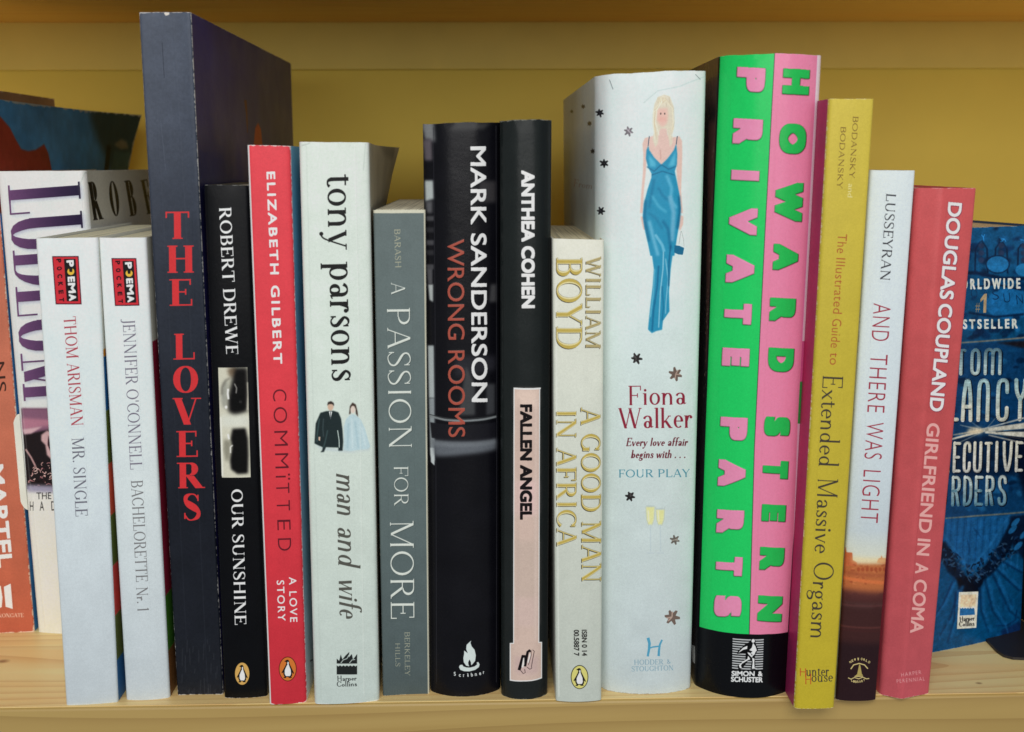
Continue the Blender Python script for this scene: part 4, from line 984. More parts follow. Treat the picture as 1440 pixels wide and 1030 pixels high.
# --- white hardback with the blue dress
b = Book('white_hardback', 'wide white jacketed hardback with a blonde woman in a long blue dress', (837.5, 106), (993.5, 98.5), (971.5, 967.5), (838, 967), .150, hard=True, bulge=.0055, rr=.0016, seed=16, yawL=-.4)
b.prof = lambda s: -.0042*np.clip((.115-s)/.115, 0, 1)**1.5
cv = b.canvas(); cv.vgrad([(0, (218, 232, 230)), (.3, (214, 230, 228)), (.6, (203, 217, 215)), (1, (191, 203, 206))]); cv.mottle(.015, 60)  # white painted darker towards the foot, where less light falls
D = lambda *p: [(860+u/5.723, 120+v/5.723) for u, v in p]
E2 = lambda *p: [(780+u/3.433, 60+v/3.433) for u, v in p]
E3 = lambda *p: [(800+u/4.12, 330+v/4.12) for u, v in p]
skin = (222, 190, 180)
cv.poly(D((385, 330), (445, 330), (450, 400), (500, 420), (545, 410), (568, 450), (570, 560), (566, 700), (560, 850), (575, 1030), (540, 1030), (530, 800), (520, 640), (390, 660), (280, 620), (276, 700), (262, 830), (250, 1030), (228, 1030), (240, 850), (252, 700), (256, 560), (248, 470), (268, 425), (330, 410), (380, 395)), skin, blur=1)
cv.poly(E2((414, 840), (440, 840), (443, 905), (428, 905)), skin, blur=1); cv.poly(E2((598, 830), (622, 840), (620, 880), (604, 912), (598, 890)), skin, blur=1)
cv.poly(D((425, 75), (372, 95), (345, 150), (332, 230), (330, 310), (340, 380), (330, 440), (352, 500), (372, 470), (378, 390), (395, 350), (440, 350), (452, 400), (462, 440), (470, 500), (490, 470), (484, 400), (505, 350), (500, 250), (500, 170), (470, 90)), (216, 208, 188), blur=1)
cv.poly(D((372, 190), (450, 185), (455, 260), (445, 310), (410, 338), (378, 310), (366, 250)), (226, 186, 174), blur=3)
cv.ell(*D((400, 275))[0], 7, 3.4, (224, 160, 150), blur=3, alpha=.4)
rg = random.Random(4)
for _ in range(26):
    x = rg.uniform(340, 500); s_ = 1 if x > 420 else -1
    cv.line(D((425+rg.uniform(-20, 20), rg.uniform(85, 130)), (x, rg.uniform(170, 230)), (x+s_*8, 300), (x-s_*rg.uniform(0, 20), rg.uniform(360, 470))) if abs(x-415) > 50 else D((x, 100), (x+6, rg.uniform(130, 175))), rg.uniform(.5, 1.1), rg.choice([(240, 234, 214), (206, 190, 158), (232, 222, 196), (196, 184, 160)]), alpha=.8)
for x in (396, 428): cv.ell(*D((x, 230))[0], .8, 1.4, (40, 36, 36))
cv.line(D((390, 520), (395, 560), (396, 600)), .8, (190, 140, 130), blur=1)
blu = (40, 142, 180)
cv.poly(E2((452, 498), (457, 520), (480, 555), (515, 590), (545, 560), (575, 520), (587, 488), (592, 540), (590, 590), (580, 622), (590, 670), (602, 730), (609, 800), (603, 870), (590, 945), (578, 1030), (462, 1030), (448, 960), (432, 890), (425, 840), (430, 780), (448, 710), (466, 655), (468, 635), (450, 600), (440, 560), (443, 520)), blu, blur=1)
cv.poly(E3((463, 0), (480, 110), (492, 200), (485, 300), (470, 430), (458, 550), (480, 572), (505, 560), (540, 552), (545, 500), (583, 445), (580, 330), (590, 200), (605, 90), (624, 0)), blu, blur=1)
cv.line(E2((457, 452), (451, 500)), 1.0, (34, 70, 96)); cv.line(E2((592, 452), (587, 492)), 1.0, (34, 70, 96))
cv.line(E2((445, 600), (480, 622), (515, 590), (550, 612), (585, 598)), 1.4, (22, 96, 134), blur=1); cv.line(E2((468, 640), (520, 622), (578, 640)), 1.2, (18, 92, 130), blur=1)
cv.poly(E2((452, 540), (485, 575), (490, 600), (460, 600)), (84, 178, 208), blur=3); cv.poly(E2((585, 520), (560, 570), (548, 600), (582, 594)), (84, 178, 208), blur=3)
for a_, w_, c_ in ((((480, 660), (470, 720), (455, 800)), 3, (24, 112, 152)), (((540, 640), (565, 700), (560, 760), (590, 800)), 5, (96, 180, 212)), (((555, 740), (575, 820), (570, 900), (565, 960)), 7, (110, 176, 206)), (((470, 740), (500, 790), (540, 820)), 3, (92, 184, 214)), (((450, 820), (490, 850), (520, 900)), 3, (30, 118, 156)), (((600, 740), (604, 820), (592, 900)), 3, (16, 88, 124)), (((456, 860), (480, 960), (500, 1030)), 5, (110, 184, 214)), (((500, 700), (520, 740), (548, 760)), 2.4, (24, 108, 148)), (((440, 760), (434, 850), (455, 960)), 3, (18, 96, 134)), (((520, 860), (548, 900), (560, 1000)), 4, (22, 106, 146))):
    cv.line(E2(*a_), w_*.9, c_, blur=3, alpha=.85)
for a_, w_, c_ in ((((500, 0), (540, 60), (552, 100)), 4, (112, 186, 214)), (((548, 100), (545, 200), (530, 330), (520, 540)), 1.2, (196, 226, 236)), (((560, 140), (575, 260), (562, 400), (560, 460)), 1.0, (186, 220, 232)), (((520, 180), (512, 300), (490, 440), (482, 560)), 2.6, (20, 104, 146)), (((590, 60), (580, 160), (578, 300)), 2.2, (18, 96, 136)), (((497, 200), (490, 330), (472, 480)), 1.2, (120, 194, 218)), (((540, 300), (548, 420), (540, 500)), 2, (24, 112, 152))):
    cv.line(E3(*a_), w_, c_, blur=1, alpha=.85)
cv.poly(E3((612, 62), (640, 66), (668, 78), (660, 118), (635, 116), (610, 105)), (32, 104, 142)); cv.line(E2((610, 910), (605, 940), (600, 975)), .5, (150, 150, 150)); cv.line(E2((612, 910), (622, 950), (625, 985)), .5, (150, 150, 150))
flake(cv, 843.5, 159, 6, (34, 34, 38), .3, 8); flake(cv, 849.5, 230, 6.5, (30, 30, 32), .5, 9); flake(cv, 845, 297, 6, (34, 34, 38), .1, 10); flake(cv, 884, 185, 7, (118, 112, 118), .3, 1); flake(cv, 895, 504.5, 8, (44, 42, 42), .1, 2); flake(cv, 950, 526.5, 10, (108, 92, 84), .35, 3); flake(cv, 886, 698.5, 7.5, (40, 38, 38), .2, 4); flake(cv, 949, 759.5, 6.8, (104, 98, 92), .3, 5); flake(cv, 945, 868, 11, (114, 98, 90), .15, 6)
red = (138, 40, 58)
nm = dict(T=.10, t=.035, sf=.035, xh=.62, dsc=.8)
cv.text(serif('Fiona', **nm), (882.3, 570), (965.2, 569), 27, red); cv.text(serif('Walker', **nm), (869.5, 602.8), (974, 601.8), 28.5, red)
cv.text(serif('Every love affair', T=.13, t=.06, sf=.02, xh=.55, slant=.2), (880, 627.6), (966.5, 627.2), 11.5, (104, 40, 50)); cv.text(serif('begins with . . .', T=.13, t=.06, sf=.02, xh=.55, slant=.2), (887, 644.6), (964, 644.2), 11.5, (104, 40, 50))
cv.text(serif('FOUR PLAY', .13, .055, .05), (869.5, 671.8), (970.5, 671), 11, (78, 140, 158))
for x in (914.5, 928.5):
    cv.poly([(x-6, 713+(x > 920)*4), (x+6, 713+(x > 920)*4), (x+5, 730), (x+3, 738), (x-3, 738), (x-5, 730)], (222, 222, 158), blur=2); cv.line([(x, 738), (x+.5, 776)], .9, (182, 198, 204), blur=1); cv.ell(x, 712+(x > 920)*4, 6.5, 1, (168, 182, 186), blur=1, alpha=.6)
    cv.line([(x-5, 778), (x+5, 778)], 1, (186, 200, 206), blur=1); cv.line([(x-6.4, 713), (x-5.4, 731), (x-2, 740)], .7, (176, 186, 180), alpha=.7); cv.line([(x+6.4, 713), (x+5.4, 731), (x+2, 740)], .7, (176, 186, 180), alpha=.7); cv.line([(x-3, 718), (x-2, 734)], 1.6, (238, 238, 206), blur=1)
T2 = lambda *p: [(880+u/12, 880+v/12) for u, v in p]
hc = (82, 156, 188)
cv.line(T2((375, 205), (400, 300), (392, 400), (370, 520)), 4.2, hc, w2=3.0); cv.line(T2((385, 385), (460, 360), (555, 350)), 2.0, hc); cv.line(T2((612, 240), (575, 320), (560, 420), (555, 515)), 2.4, hc, w2=3.4)
cv.text(serif('HODDER', .12, .05, .02), (891.5, 935.2), (933, 934.6), 7.2, (128, 162, 178)); cv.text(serif('&', .12, .06, 0), (938, 933.5), (943.5, 933), 6, (128, 162, 178)); cv.text(serif('STOUGHTON', .12, .05, .02), (888, 944.6), (947.3, 942.8), 7.2, (128, 162, 178))
cv.line([(905, 145), (925, 128), (955, 122), (990, 108)], 1.0, (186, 198, 198), blur=1)
cv.line([(857, 112), (862, 126)], 1.0, (120, 130, 134)); cv.line([(978, 104), (985, 112)], 1.0, (130, 138, 140))
cv.wear(1.1, (150, 140, 124), 'b', 2.2, 9); cv.wear(.6, (190, 180, 160), 't', 1.2)
sc = b.side_canvas('l', 1.2); sc.bg((206, 218, 222)); sc.mottle(.03, 60)
for i, (x, y, r_) in enumerate(((833.5, 213, 3.5), (829, 174, 3.4), (820, 150, 3), (804, 157, 2.5))):
    flake(sc, x, y, r_, (34, 34, 38), .3, i)
sc.text(serif('From', T=.1, t=.05), (806, 262), (833, 266), 10, (150, 120, 110), alpha=.5); sc.text(sans('SO FUNNY'), (803, 212), (818, 214), 7, (150, 150, 158), alpha=.4) if False else None
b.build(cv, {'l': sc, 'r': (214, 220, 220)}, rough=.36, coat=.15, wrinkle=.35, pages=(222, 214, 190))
b.patch('cover_picture', [(896, 132), (968, 132), (962, 470), (898, 470)], cv, label='painted blonde woman in a long blue dress', rows=10); b.lettering('author_lettering', cv, (869.5, 603), (974, 602), 60, pad=.5); b.lettering('title_lettering', cv, (869.5, 671.8), (970.5, 671), 11)
b.patch('publisher_emblem', [(887, 895), (949, 946)], cv)
b.lettering('tagline_lettering', cv, (879, 645), (966, 644.6), 28, pad=1)

# --- thick green and pink hardback
b = Book('green_pink_hardback', 'thick glossy green and pink jacketed hardback with chunky embossed capitals', (1010.5, 79), (1155.5, 77.5), (1109, 971), (976, 963), .158, hard=True, bulge=.0085, rr=.0014, seed=17)
cv = b.canvas(); cv.bg((16, 17, 20))
GR, PK = (36, 200, 98), (226, 130, 164)
mid = [(1090.5, 70), (1075.6, 330), (1060.8, 630), (1053.5, 893)]
bot = [(983.5, 881.5), (1003, 886.5), (1028, 890.5), (1053.5, 892.2), (1080, 892), (1108, 889)]
cv.poly([(1013.5, 60), (1090.5, 60)]+mid[1:3]+[bot[3], bot[2], bot[1], bot[0], (991, 640), (1002, 340)], GR)
cv.poly([(1090.5, 60), (1162, 60), (1152, 200), (1132, 500), (1119, 700), bot[5], bot[4], bot[3], mid[2], mid[1]], PK)
cv.line([(1090.3, 60)]+mid[1:3]+[(1053.6, 892)], 1.0, (52, 70, 60))
cv.poly([(1149, 78), (1153, 78), (1131, 480), (1126.5, 480)], (226, 120, 172), blur=1)
cv.poly([(1150.5, 60), (1165, 60), (1140, 480), (1128.2, 480)], (226, 208, 218)); cv.poly([(1128.2, 480), (1142, 480), (1138, 545), (1125, 537)], (208, 92, 146)); cv.poly([(1125, 537), (1138, 537), (1133, 598), (1121.8, 596)], (58, 150, 70)); cv.poly([(1121.8, 596), (1136, 596), (1114, 980), (1107.5, 980)], (228, 188, 208))
def let(ch, x0, x1, y0, y1, col, sl):
    # rotated capital: baseline on the left, slanting with the spine
    dx = -sl*(y1-y0); f = sans(ch, .083 if ch not in 'I' else .0)
    cv.text(f, (x0-dx*.5, y0), (x0+dx*.5, y1), x1-x0, col, emboss=1.0)
SL = .052
for ch, x0, x1, y0, y1 in (('P', 1035.7, 1076, 94.3, 128.6), ('R', 1030.5, 1072.5, 166.5, 203), ('I', 1028, 1068, 238.8, 253.3), ('V', 1025, 1065, 291, 330), ('A', 1020.8, 1060.7, 357.5, 397.8), ('T', 1018.3, 1057, 426, 455.3), ('E', 1015.3, 1054, 488.8, 514.6), ('P', 1012.5, 1051, 586, 618.6), ('A', 1009.7, 1048.5, 645.5, 683.8), ('R', 1007.5, 1046, 716.3, 750), ('T', 1006.4, 1044, 782, 809), ('S', 1004.3, 1042.4, 837, 867)):
    let(ch, x0, x1, y0, y1, (228, 140, 176), SL)
for ch, x0, x1, y0, y1 in (('H', 1100.7, 1138.3, 96.6, 132.4), ('O', 1096.3, 1133.5, 173.2, 216), ('W', 1089.8, 1129, 255.4, 310.7), ('A', 1087.3, 1122.4, 342.5, 380), ('R', 1082.3, 1118.8, 418.6, 452), ('D', 1080.2, 1116.4, 488.8, 522.5), ('S', 1075, 1110.8, 585.6, 613), ('T', 1072.6, 1108.6, 647.2, 672.4), ('E', 1071.2, 1105, 709, 733), ('R', 1068.3, 1102.8, 769, 802), ('N', 1065.6, 1100, 837.2, 873)):
    let(ch, x0, x1, y0, y1, (40, 182, 84), SL)
# the sower
q = lambda u, v: (1010+u/11.44, 890+v/11.44)
for i in range(13):
    v = 98+i*38.8; cv.line([q(232-i*.8, v), q(732-i*1.2, v+14)], 1.75, (186, 190, 192))
sw = lambda *p: [q(*a) for a in p]
cv.poly(sw((540, 100), (600, 120), (600, 170), (640, 270), (620, 310), (600, 350), (590, 380), (600, 590), (520, 590), (540, 460), (500, 420), (400, 560), (330, 600), (310, 540), (440, 430), (440, 330), (300, 340), (320, 290), (440, 180), (500, 150)), (14, 14, 16))
wh = (222, 226, 228)
cv.ell(*q(562, 132), 2.3, 2.6, wh); cv.poly(sw((470, 210), (400, 240), (340, 300), (325, 325), (400, 275), (465, 260)), wh); cv.poly(sw((560, 160), (600, 220), (622, 285), (600, 310), (585, 350), (560, 370), (540, 400), (480, 340), (470, 310), (520, 330), (550, 300), (500, 280), (540, 240)), wh)
cv.poly(sw((480, 370), (515, 420), (380, 500), (365, 530), (380, 570), (350, 570), (330, 525), (400, 460), (470, 420)), wh); cv.poly(sw((545, 400), (585, 420), (580, 480), (585, 560), (630, 575), (540, 580), (555, 480)), wh)
cv.poly(sw((515, 330), (550, 345), (545, 370)), (60, 60, 62))
cv.text(sans('SIMON', .035), q(215, 695), q(585, 700), 7.0, wh); cv.text(sans('&', .03), q(640, 700), q(712, 700), 7.0, wh); cv.text(sans('SCHUSTER', .035), q(205, 788), q(716, 800), 7.2, wh)
cv.wear(.6, (190, 190, 180), 't', 1.6)
sc = b.side_canvas('l', 1.2); sc.bg((30, 26, 28)); sc.poly([(975, 60), (1016, 60), (1010, 300), (1000, 300)], (86, 62, 54), blur=8)
for i in range(26):
    x = 986+i*1.1; sc.line([(x, 70), (x-2.5, 150)], .5, ((120, 92, 76), (50, 36, 34))[i % 2], blur=0, alpha=.7)
sc.poly([(985, 150), (1006, 150), (1004, 210), (990, 215)], (34, 30, 36), blur=4); sc.poly([(996, 170), (1012, 170), (1002, 520), (992, 520)], (108, 72, 64), blur=4, alpha=.9)
rg = random.Random(2)
for i in range(60):
    y = rg.uniform(200, 560); x = 1005-(y-200)*.038; sc.ell(x+rg.uniform(-3, 3), y, .7, 1.8, (170, 140, 126), blur=0, alpha=.5)
sc.poly([(972, 906), (977.3, 909), (977.3, 934), (974, 931)], (206, 208, 206))
b.build(cv, {'l': sc, 'r': (220, 196, 208)}, rough=.27, coat=.35, wrinkle=.10, relief=1.0)
b.patch('title_lettering', [(1030, 84), (1081, 84), (1048, 878), (998, 874)], cv, label='pink capitals on green reading PRIVATE PARTS', rows=12)
b.patch('author_lettering', [(1096, 86), (1144, 86), (1105, 880), (1060, 880)], cv, label='green capitals on pink', rows=12)
b.patch('publisher_emblem', [(1027, 897), (1075, 961)], cv, label='white sower emblem over striped square')

# --- yellow
b = Book('yellow_paperback', 'yellow paperback with a magenta side, overhanging the shelf edge', (1166.5, 139), (1230, 139), (1173.5, 995.5), (1117.5, 996.5), .150, seed=18, rr=.0012, yawL=0)
cv = b.canvas(); cv.vgrad([(0, (204, 184, 76)), (.4, (190, 172, 60)), (1, (186, 168, 48))]); cv.mottle(.012, 50)
dk = (66, 60, 52)
cv.text(serif('BODANSKY', .13, .06, .04), (1199.6, 163), (1194.2, 251), 7.4, (112, 84, 40)); cv.text(sans('and', .0), (1193.2, 258.6), (1192, 277.6), 6.8, (224, 214, 150)); cv.text(serif('BODANSKY', .13, .06, .04), (1182.4, 177.6), (1177, 265.4), 7.4, (112, 84, 40))
cv.text(sans('The', -.005, 1.05), (1178.7, 329), (1176.8, 356), 12.6, (168, 92, 48)); cv.text(sans('Illustrated', -.005, 1.05), (1176.2, 363), (1171.4, 441), 12.6, (168, 92, 48)); cv.text(sans('Guide', -.005, 1.05), (1170.9, 448.5), (1168, 489), 12.6, (168, 92, 48)); cv.text(sans('to', -.005, 1.05), (1167.6, 496), (1166.6, 513), 12.6, (168, 92, 48))
ex = dict(T=.075, t=.035, sf=.018, xh=.50, dsc=.9)
cv.text(serif('Extended', **ex), (1157.2, 526.6), (1151, 657), 28.5, dk); cv.text(serif('Massive', **ex), (1150.2, 671.4), (1145.2, 778), 28.5, dk); cv.text(serif('Orgasm', **ex), (1144.6, 790), (1139.4, 899), 28.5, dk)
cv.text(serif('unter', .09, .05, .03, xh=.62), (1133.5, 950.8), (1166, 950.4), 13.5, dk); cv.text(serif('ouse', .09, .05, .03, xh=.62), (1141, 959.2), (1171.5, 958.6), 13.5, dk)
for x, y0, y1 in ((1125.5, 940, 951), (1132.8, 940, 952), (1133.2, 948, 962.5), (1140, 948, 962.5)): cv.line([(x, y0), (x, y1)], 1.1, (180, 70, 40))
cv.line([(1125, 945), (1133, 945)], .9, (180, 70, 40)); cv.line([(1133, 955.5), (1140, 955.5)], .9, (180, 70, 40))
cv.wear(.8, (228, 216, 176), 'lrtb', 1.4)
sc = b.side_canvas('l', 1.0); sc.vgrad([(0, (168, 50, 96)), (.5, (176, 52, 98)), (1, (160, 48, 98))]); sc.mottle(.03, 50)
b.build(cv, {'l': sc, 'r': (200, 180, 60)}, rough=.42, pages=(220, 208, 170))
b.lettering('title_lettering', cv, (1157.2, 526.6), (1139.4, 899), 28.5); b.lettering('author_lettering', cv, (1182, 163), (1177, 265.4), 26, pad=.5); b.patch('publisher_emblem', [(1122, 938), (1173, 964)], cv)

# --- white and brown with the skyline
b = Book('white_brown_paperback', 'paperback white above and dark brown below, with a small orange skyline photo', (1223.5, 239), (1287.5, 240), (1232, 984), (1175.5, 984), .140, seed=19)
cv = b.canvas(); cv.vgrad([(0, (214, 224, 228)), (.45, (206, 218, 224)), (.66, (192, 204, 210)), (.72, (212, 214, 196)), (1, (212, 214, 196))])
cv.text(serif('LUSSEYRAN', .12, .05, .035), (1246.6, 271.6), (1237.6, 395), 13.6, (56, 56, 62))
cr = (152, 50, 66)
P0, P1 = np.array((1228.6, 426.7)), np.array((1210.2, 734.3))
for w, y0, y1 in (('AND', 426.7, 479), ('THERE', 498, 579.5), ('WAS', 593.5, 645), ('LIGHT', 661, 734.3)):
    q0 = P0+(P1-P0)*(y0-426.7)/307.6; q1 = P0+(P1-P0)*(y1-426.7)/307.6; cv.text(sans(w, -.014, 1.12), q0, q1, 24, cr)
Z = lambda *p: [(1170+u/4.29, 740+v/4.29) for u, v in p]
cv.poly(Z((60, 215), (350, 215), (350, 420), (60, 420)), (180, 104, 62), blur=5)
cv.poly(Z((66, 130), (82, 118), (88, 158), (122, 160), (126, 205), (150, 220), (150, 240), (66, 240)), (190, 102, 64), blur=1)
cv.poly(Z((270, 220), (280, 196), (294, 192), (298, 176), (304, 192), (332, 196), (340, 230)), (196, 116, 74), blur=1)
cv.line(Z((120, 200), (200, 208), (330, 206)), 7, (232, 206, 150), blur=7, alpha=.7)
blobs(cv, (1182, 792, 1244, 822), 60, [(206, 122, 78), (150, 72, 46), (188, 104, 66)], .6, 1.8, 31, blur=1, alpha=.6)
blobs(cv, (1180, 835, 1242, 900), 60, [(96, 54, 48), (62, 34, 36), (80, 44, 42)], 1, 3, 32, blur=2, alpha=.5)
for x in range(150, 330, 26): cv.ell(*Z((x+10, 262))[0], 2.2, 3, (160, 78, 48), blur=1)
cv.poly(Z((66, 300), (340, 330), (340, 352), (66, 318)), (206, 112, 66), blur=2); cv.poly(Z((66, 268), (340, 290), (340, 305), (66, 285)), (156, 82, 54), blur=5)
cv.poly(Z((50, 375), (345, 395), (345, 480), (50, 470)), (84, 46, 44), blur=9); cv.poly(Z((40, 440), (345, 450), (345, 1060), (0, 1060)), (62, 36, 36), blur=14)
for y, c in ((470, (96, 56, 56)), (600, (104, 58, 54)), (620, (70, 36, 36))): cv.line(Z((50, y), (330, y+6)), 2, c, blur=2, alpha=.7)
cv.poly(Z((20, 690), (330, 700), (330, 1060), (0, 1060)), (42, 26, 30), blur=10)
L_ = lambda *p: [(1100+u/4.235, 790+v/4.235) for u, v in p]
go = (206, 190, 128)
cv.line(L_((408, 640), (425, 615), (458, 606), (490, 615), (510, 638)), 1.6, go); cv.line(L_((392, 692), (410, 700), (430, 690), (455, 698), (480, 688), (500, 698), (518, 696)), 1.4, go)
cv.poly(L_((458, 612), (464, 612), (474, 668), (482, 680), (428, 684), (446, 670)), (170, 154, 90)); cv.line(L_((430, 684), (480, 684)), 1.1, go)
for i, (c, u, v) in enumerate(zip('NEWWORLD', (404, 416, 430, 448, 468, 482, 496, 510), (606, 598, 591, 589, 586, 589, 594, 602))): cv.text(sans(c, .01), *L_((u, v), (u+9, v+((-4, -3, -2, 0, 1, 2, 4, 5)[i]))), 3.1 if i != 3 else 4, go)
for i, (c, u, v) in enumerate(zip('LIBRARY', (412, 424, 436, 448, 460, 472, 484), (716, 720, 722, 722, 721, 718, 712))): cv.text(sans(c, .01), *L_((u, v), (u+8, v-1)), 3.1, go)
cv.wear(.5, (170, 170, 166), 'lb', 1.2)
b.build(cv, {'l': (206, 214, 218), 'r': (170, 172, 174)}, rough=.40, pages=(222, 218, 200))
b.lettering('author_lettering', cv, (1246.6, 271.6), (1237.6, 395), 13.6); b.lettering('title_lettering', cv, P0, P1, 24); b.patch('cover_picture', [(1182, 768), (1243, 768), (1238, 845), (1180, 845)], cv, label='printed photo of an orange fort skyline'); b.patch('publisher_emblem', [(1192, 922), (1225, 964)], cv)

# --- coral red
b = Book('coral_paperback', 'coral pink paperback with white and pale capitals, creased along its side', (1287, 264), (1374, 264.5), (1307, 975.5), (1237.5, 977), .126, seed=20, rr=.0012, yawL=0, yawR=0)
b.prof = lambda s: .0042*np.interp(s, [0, .30, .345, .37, .395, .44, 1], [0, .86, .965, .985, .975, .90, 0])
cv = b.canvas(); cv.vgrad([(0, (202, 90, 92)), (.4, (188, 82, 84)), (1, (186, 84, 92))]); cv.mottle(.025, 40)
P0, P1 = np.array((1333.6, 284.4)), np.array((1306.6, 578.)); at = lambda y: P0+(P1-P0)*(y-284.4)/293.6
for w, y0, y1 in (('DOUGLAS', 284.4, 420.3), ('COUPLAND', 426.7, 577.8)):
    cv.text(sans(w, .05), at(y0-.6), at(y1+.6), 20.4, (140, 60, 80), shift=(-.3, .3)); cv.text(sans(w, .025), at(y0), at(y1), 19.3, (238, 226, 228))
P0, P1 = np.array((1304, 594.7)), np.array((1279.8, 890.)); at = lambda y: P0+(P1-P0)*(y-594.7)/295.3
for w, y0, y1 in (('GIRLFRIEND', 594.7, 748.7), ('IN', 757.4, 780.6), ('A', 791.5, 806.5), ('COMA', 814.7, 890)):
    cv.text(sans(w, .02), at(y0), at(y1), 17.8, (230, 170, 166))
cv.text(sans('HARPER', -.01, 1.3), (1267.8, 952), (1295.6, 947.8), 5.2, (228, 170, 172)); cv.text(sans('PERENNIAL', -.01, 1.3), (1261.2, 961), (1300.6, 957), 5.2, (228, 170, 172))
cv.wear(.7, (232, 190, 190), 'tb', 1.8)
sc = b.side_canvas('l', 1.1); sc.bg((208, 84, 100)); sc.mottle(.03, 50); sc.wear(.9, (236, 200, 200), 't', 3)
b.build(cv, {'l': sc, 'r': (196, 74, 88)}, rough=.36, coat=.1, pages=(226, 214, 188))
b.lettering('author_lettering', cv, (1333.6, 284.4), (1306.6, 578), 19.5); b.lettering('title_lettering', cv, (1304, 594.7), (1279.8, 890), 18, 'pale pink capitals GIRLFRIEND IN A COMA'); b.patch('publisher_lettering', [(1262, 944), (1299, 964)], cv)

# --- blue thick paperback turned towards the room
b = Book('blue_paperback', 'thick blue patterned paperback turned at an angle at far right, silver rounded capitals', (1326, 321.5), (1461, 316.5), (1437, 889.5), (1305, 919), .100, seed=21, rr=.0014, yaw=-13)
cv = b.canvas(); cv.vgrad([(0, (20, 80, 124)), (.5, (18, 64, 100)), (1, (14, 72, 118))])
dn, br_ = (16, 34, 62), (30, 104, 162)
blobs(cv, (1320, 320, 1460, 470), 46, [dn, (14, 44, 82)], 2, 6, 5, blur=3, alpha=.8)
cv.line([(1320, 384), (1372, 384), (1410, 392), (1460, 392)], 5, dn, blur=2)
for x in (1380, 1408, 1440): 
    cv.line([(x-9, 385), (x-8, 350), (x, 338), (x+8, 350), (x+9, 385)], 2.2, dn, blur=1)
    for y in (346, 356, 366): cv.ell(x, y, 4, 4, (54, 70, 102), blur=1); cv.ell(x, y, 5, 5, dn, blur=2, alpha=.4)
for x, y in ((1383, 334), (1412, 336), (1440, 338)): flake(cv, x, y, 7, (22, 84, 132), .3, int(x))
cv.ell(1403, 372, 17, 13, dn, blur=1); cv.ell(1403, 372, 15.5, 11.5, (34, 112, 168), blur=1); cv.ell(1440, 380, 12, 9, (34, 116, 172), blur=1)
cv.ell(1420, 428, 34, 22, (28, 100, 156), blur=2); cv.line([(1370, 404), (1400, 400), (1436, 408)], 2, dn, blur=1)
for ch, x, y in (('O', 1366, 420), ('A', 1382, 420), ('S', 1396, 422), ('U', 1412, 426), ('N', 1430, 428)): cv.text(sans(ch, -.01), (x, y), (x+9, y-1), 13, (20, 52, 88))
cv.line([(1362, 440), (1400, 446), (1440, 442)], 3, dn, blur=2); blobs(cv, (1350, 445, 1460, 476), 14, [dn, (30, 104, 160)], 2, 5, 9, blur=2)
def up_word(w, x0, x1, y0, y1, col, bold, f=None, slope=-.012, **k):
    cv.text((f or sans(w, bold, k.pop('track', 1.0))), (x0, y1), (x1, y1+slope*(x1-x0)), y1-y0, col, **k)
cvs = (214, 218, 208)
up_word('WORLDWIDE', 1335.5, 1434.8, 392.6, 407.4, cvs, .03, track=1.6); up_word('BESTSELLER', 1334, 1431, 449.8, 463.2, cvs, .03, track=1.5)
cv.poly([(1378.5, 421), (1384, 413.5), (1387.6, 413), (1386.6, 440), (1382.6, 440.3), (1383.2, 421), (1378.6, 425.5)], (176, 152, 116)); up_word('#', 1371.5, 1378, 425, 438, (150, 132, 104), .0)
cv.line([(1325, 484), (1385, 480), (1460, 473)], 2, (118, 116, 106), blur=1)
cv.poly([(1320, 486), (1462, 476), (1452, 716), (1310, 730)], (18, 58, 98), blur=2); blobs(cv, (1330, 490, 1460, 715), 90, [(12, 26, 50), (16, 40, 74), (22, 78, 124), (30, 92, 140)], 1.5, 5, 11, blur=2, alpha=.7)
cv.poly([(1400, 482), (1460, 478), (1460, 500), (1440, 490)], (30, 28, 34), blur=3); cv.poly([(1415, 610), (1460, 600), (1455, 690), (1440, 700)], (14, 22, 40), blur=6); cv.poly([(1340, 615), (1440, 612), (1430, 670), (1338, 672)], (14, 24, 44), blur=6, alpha=.7)
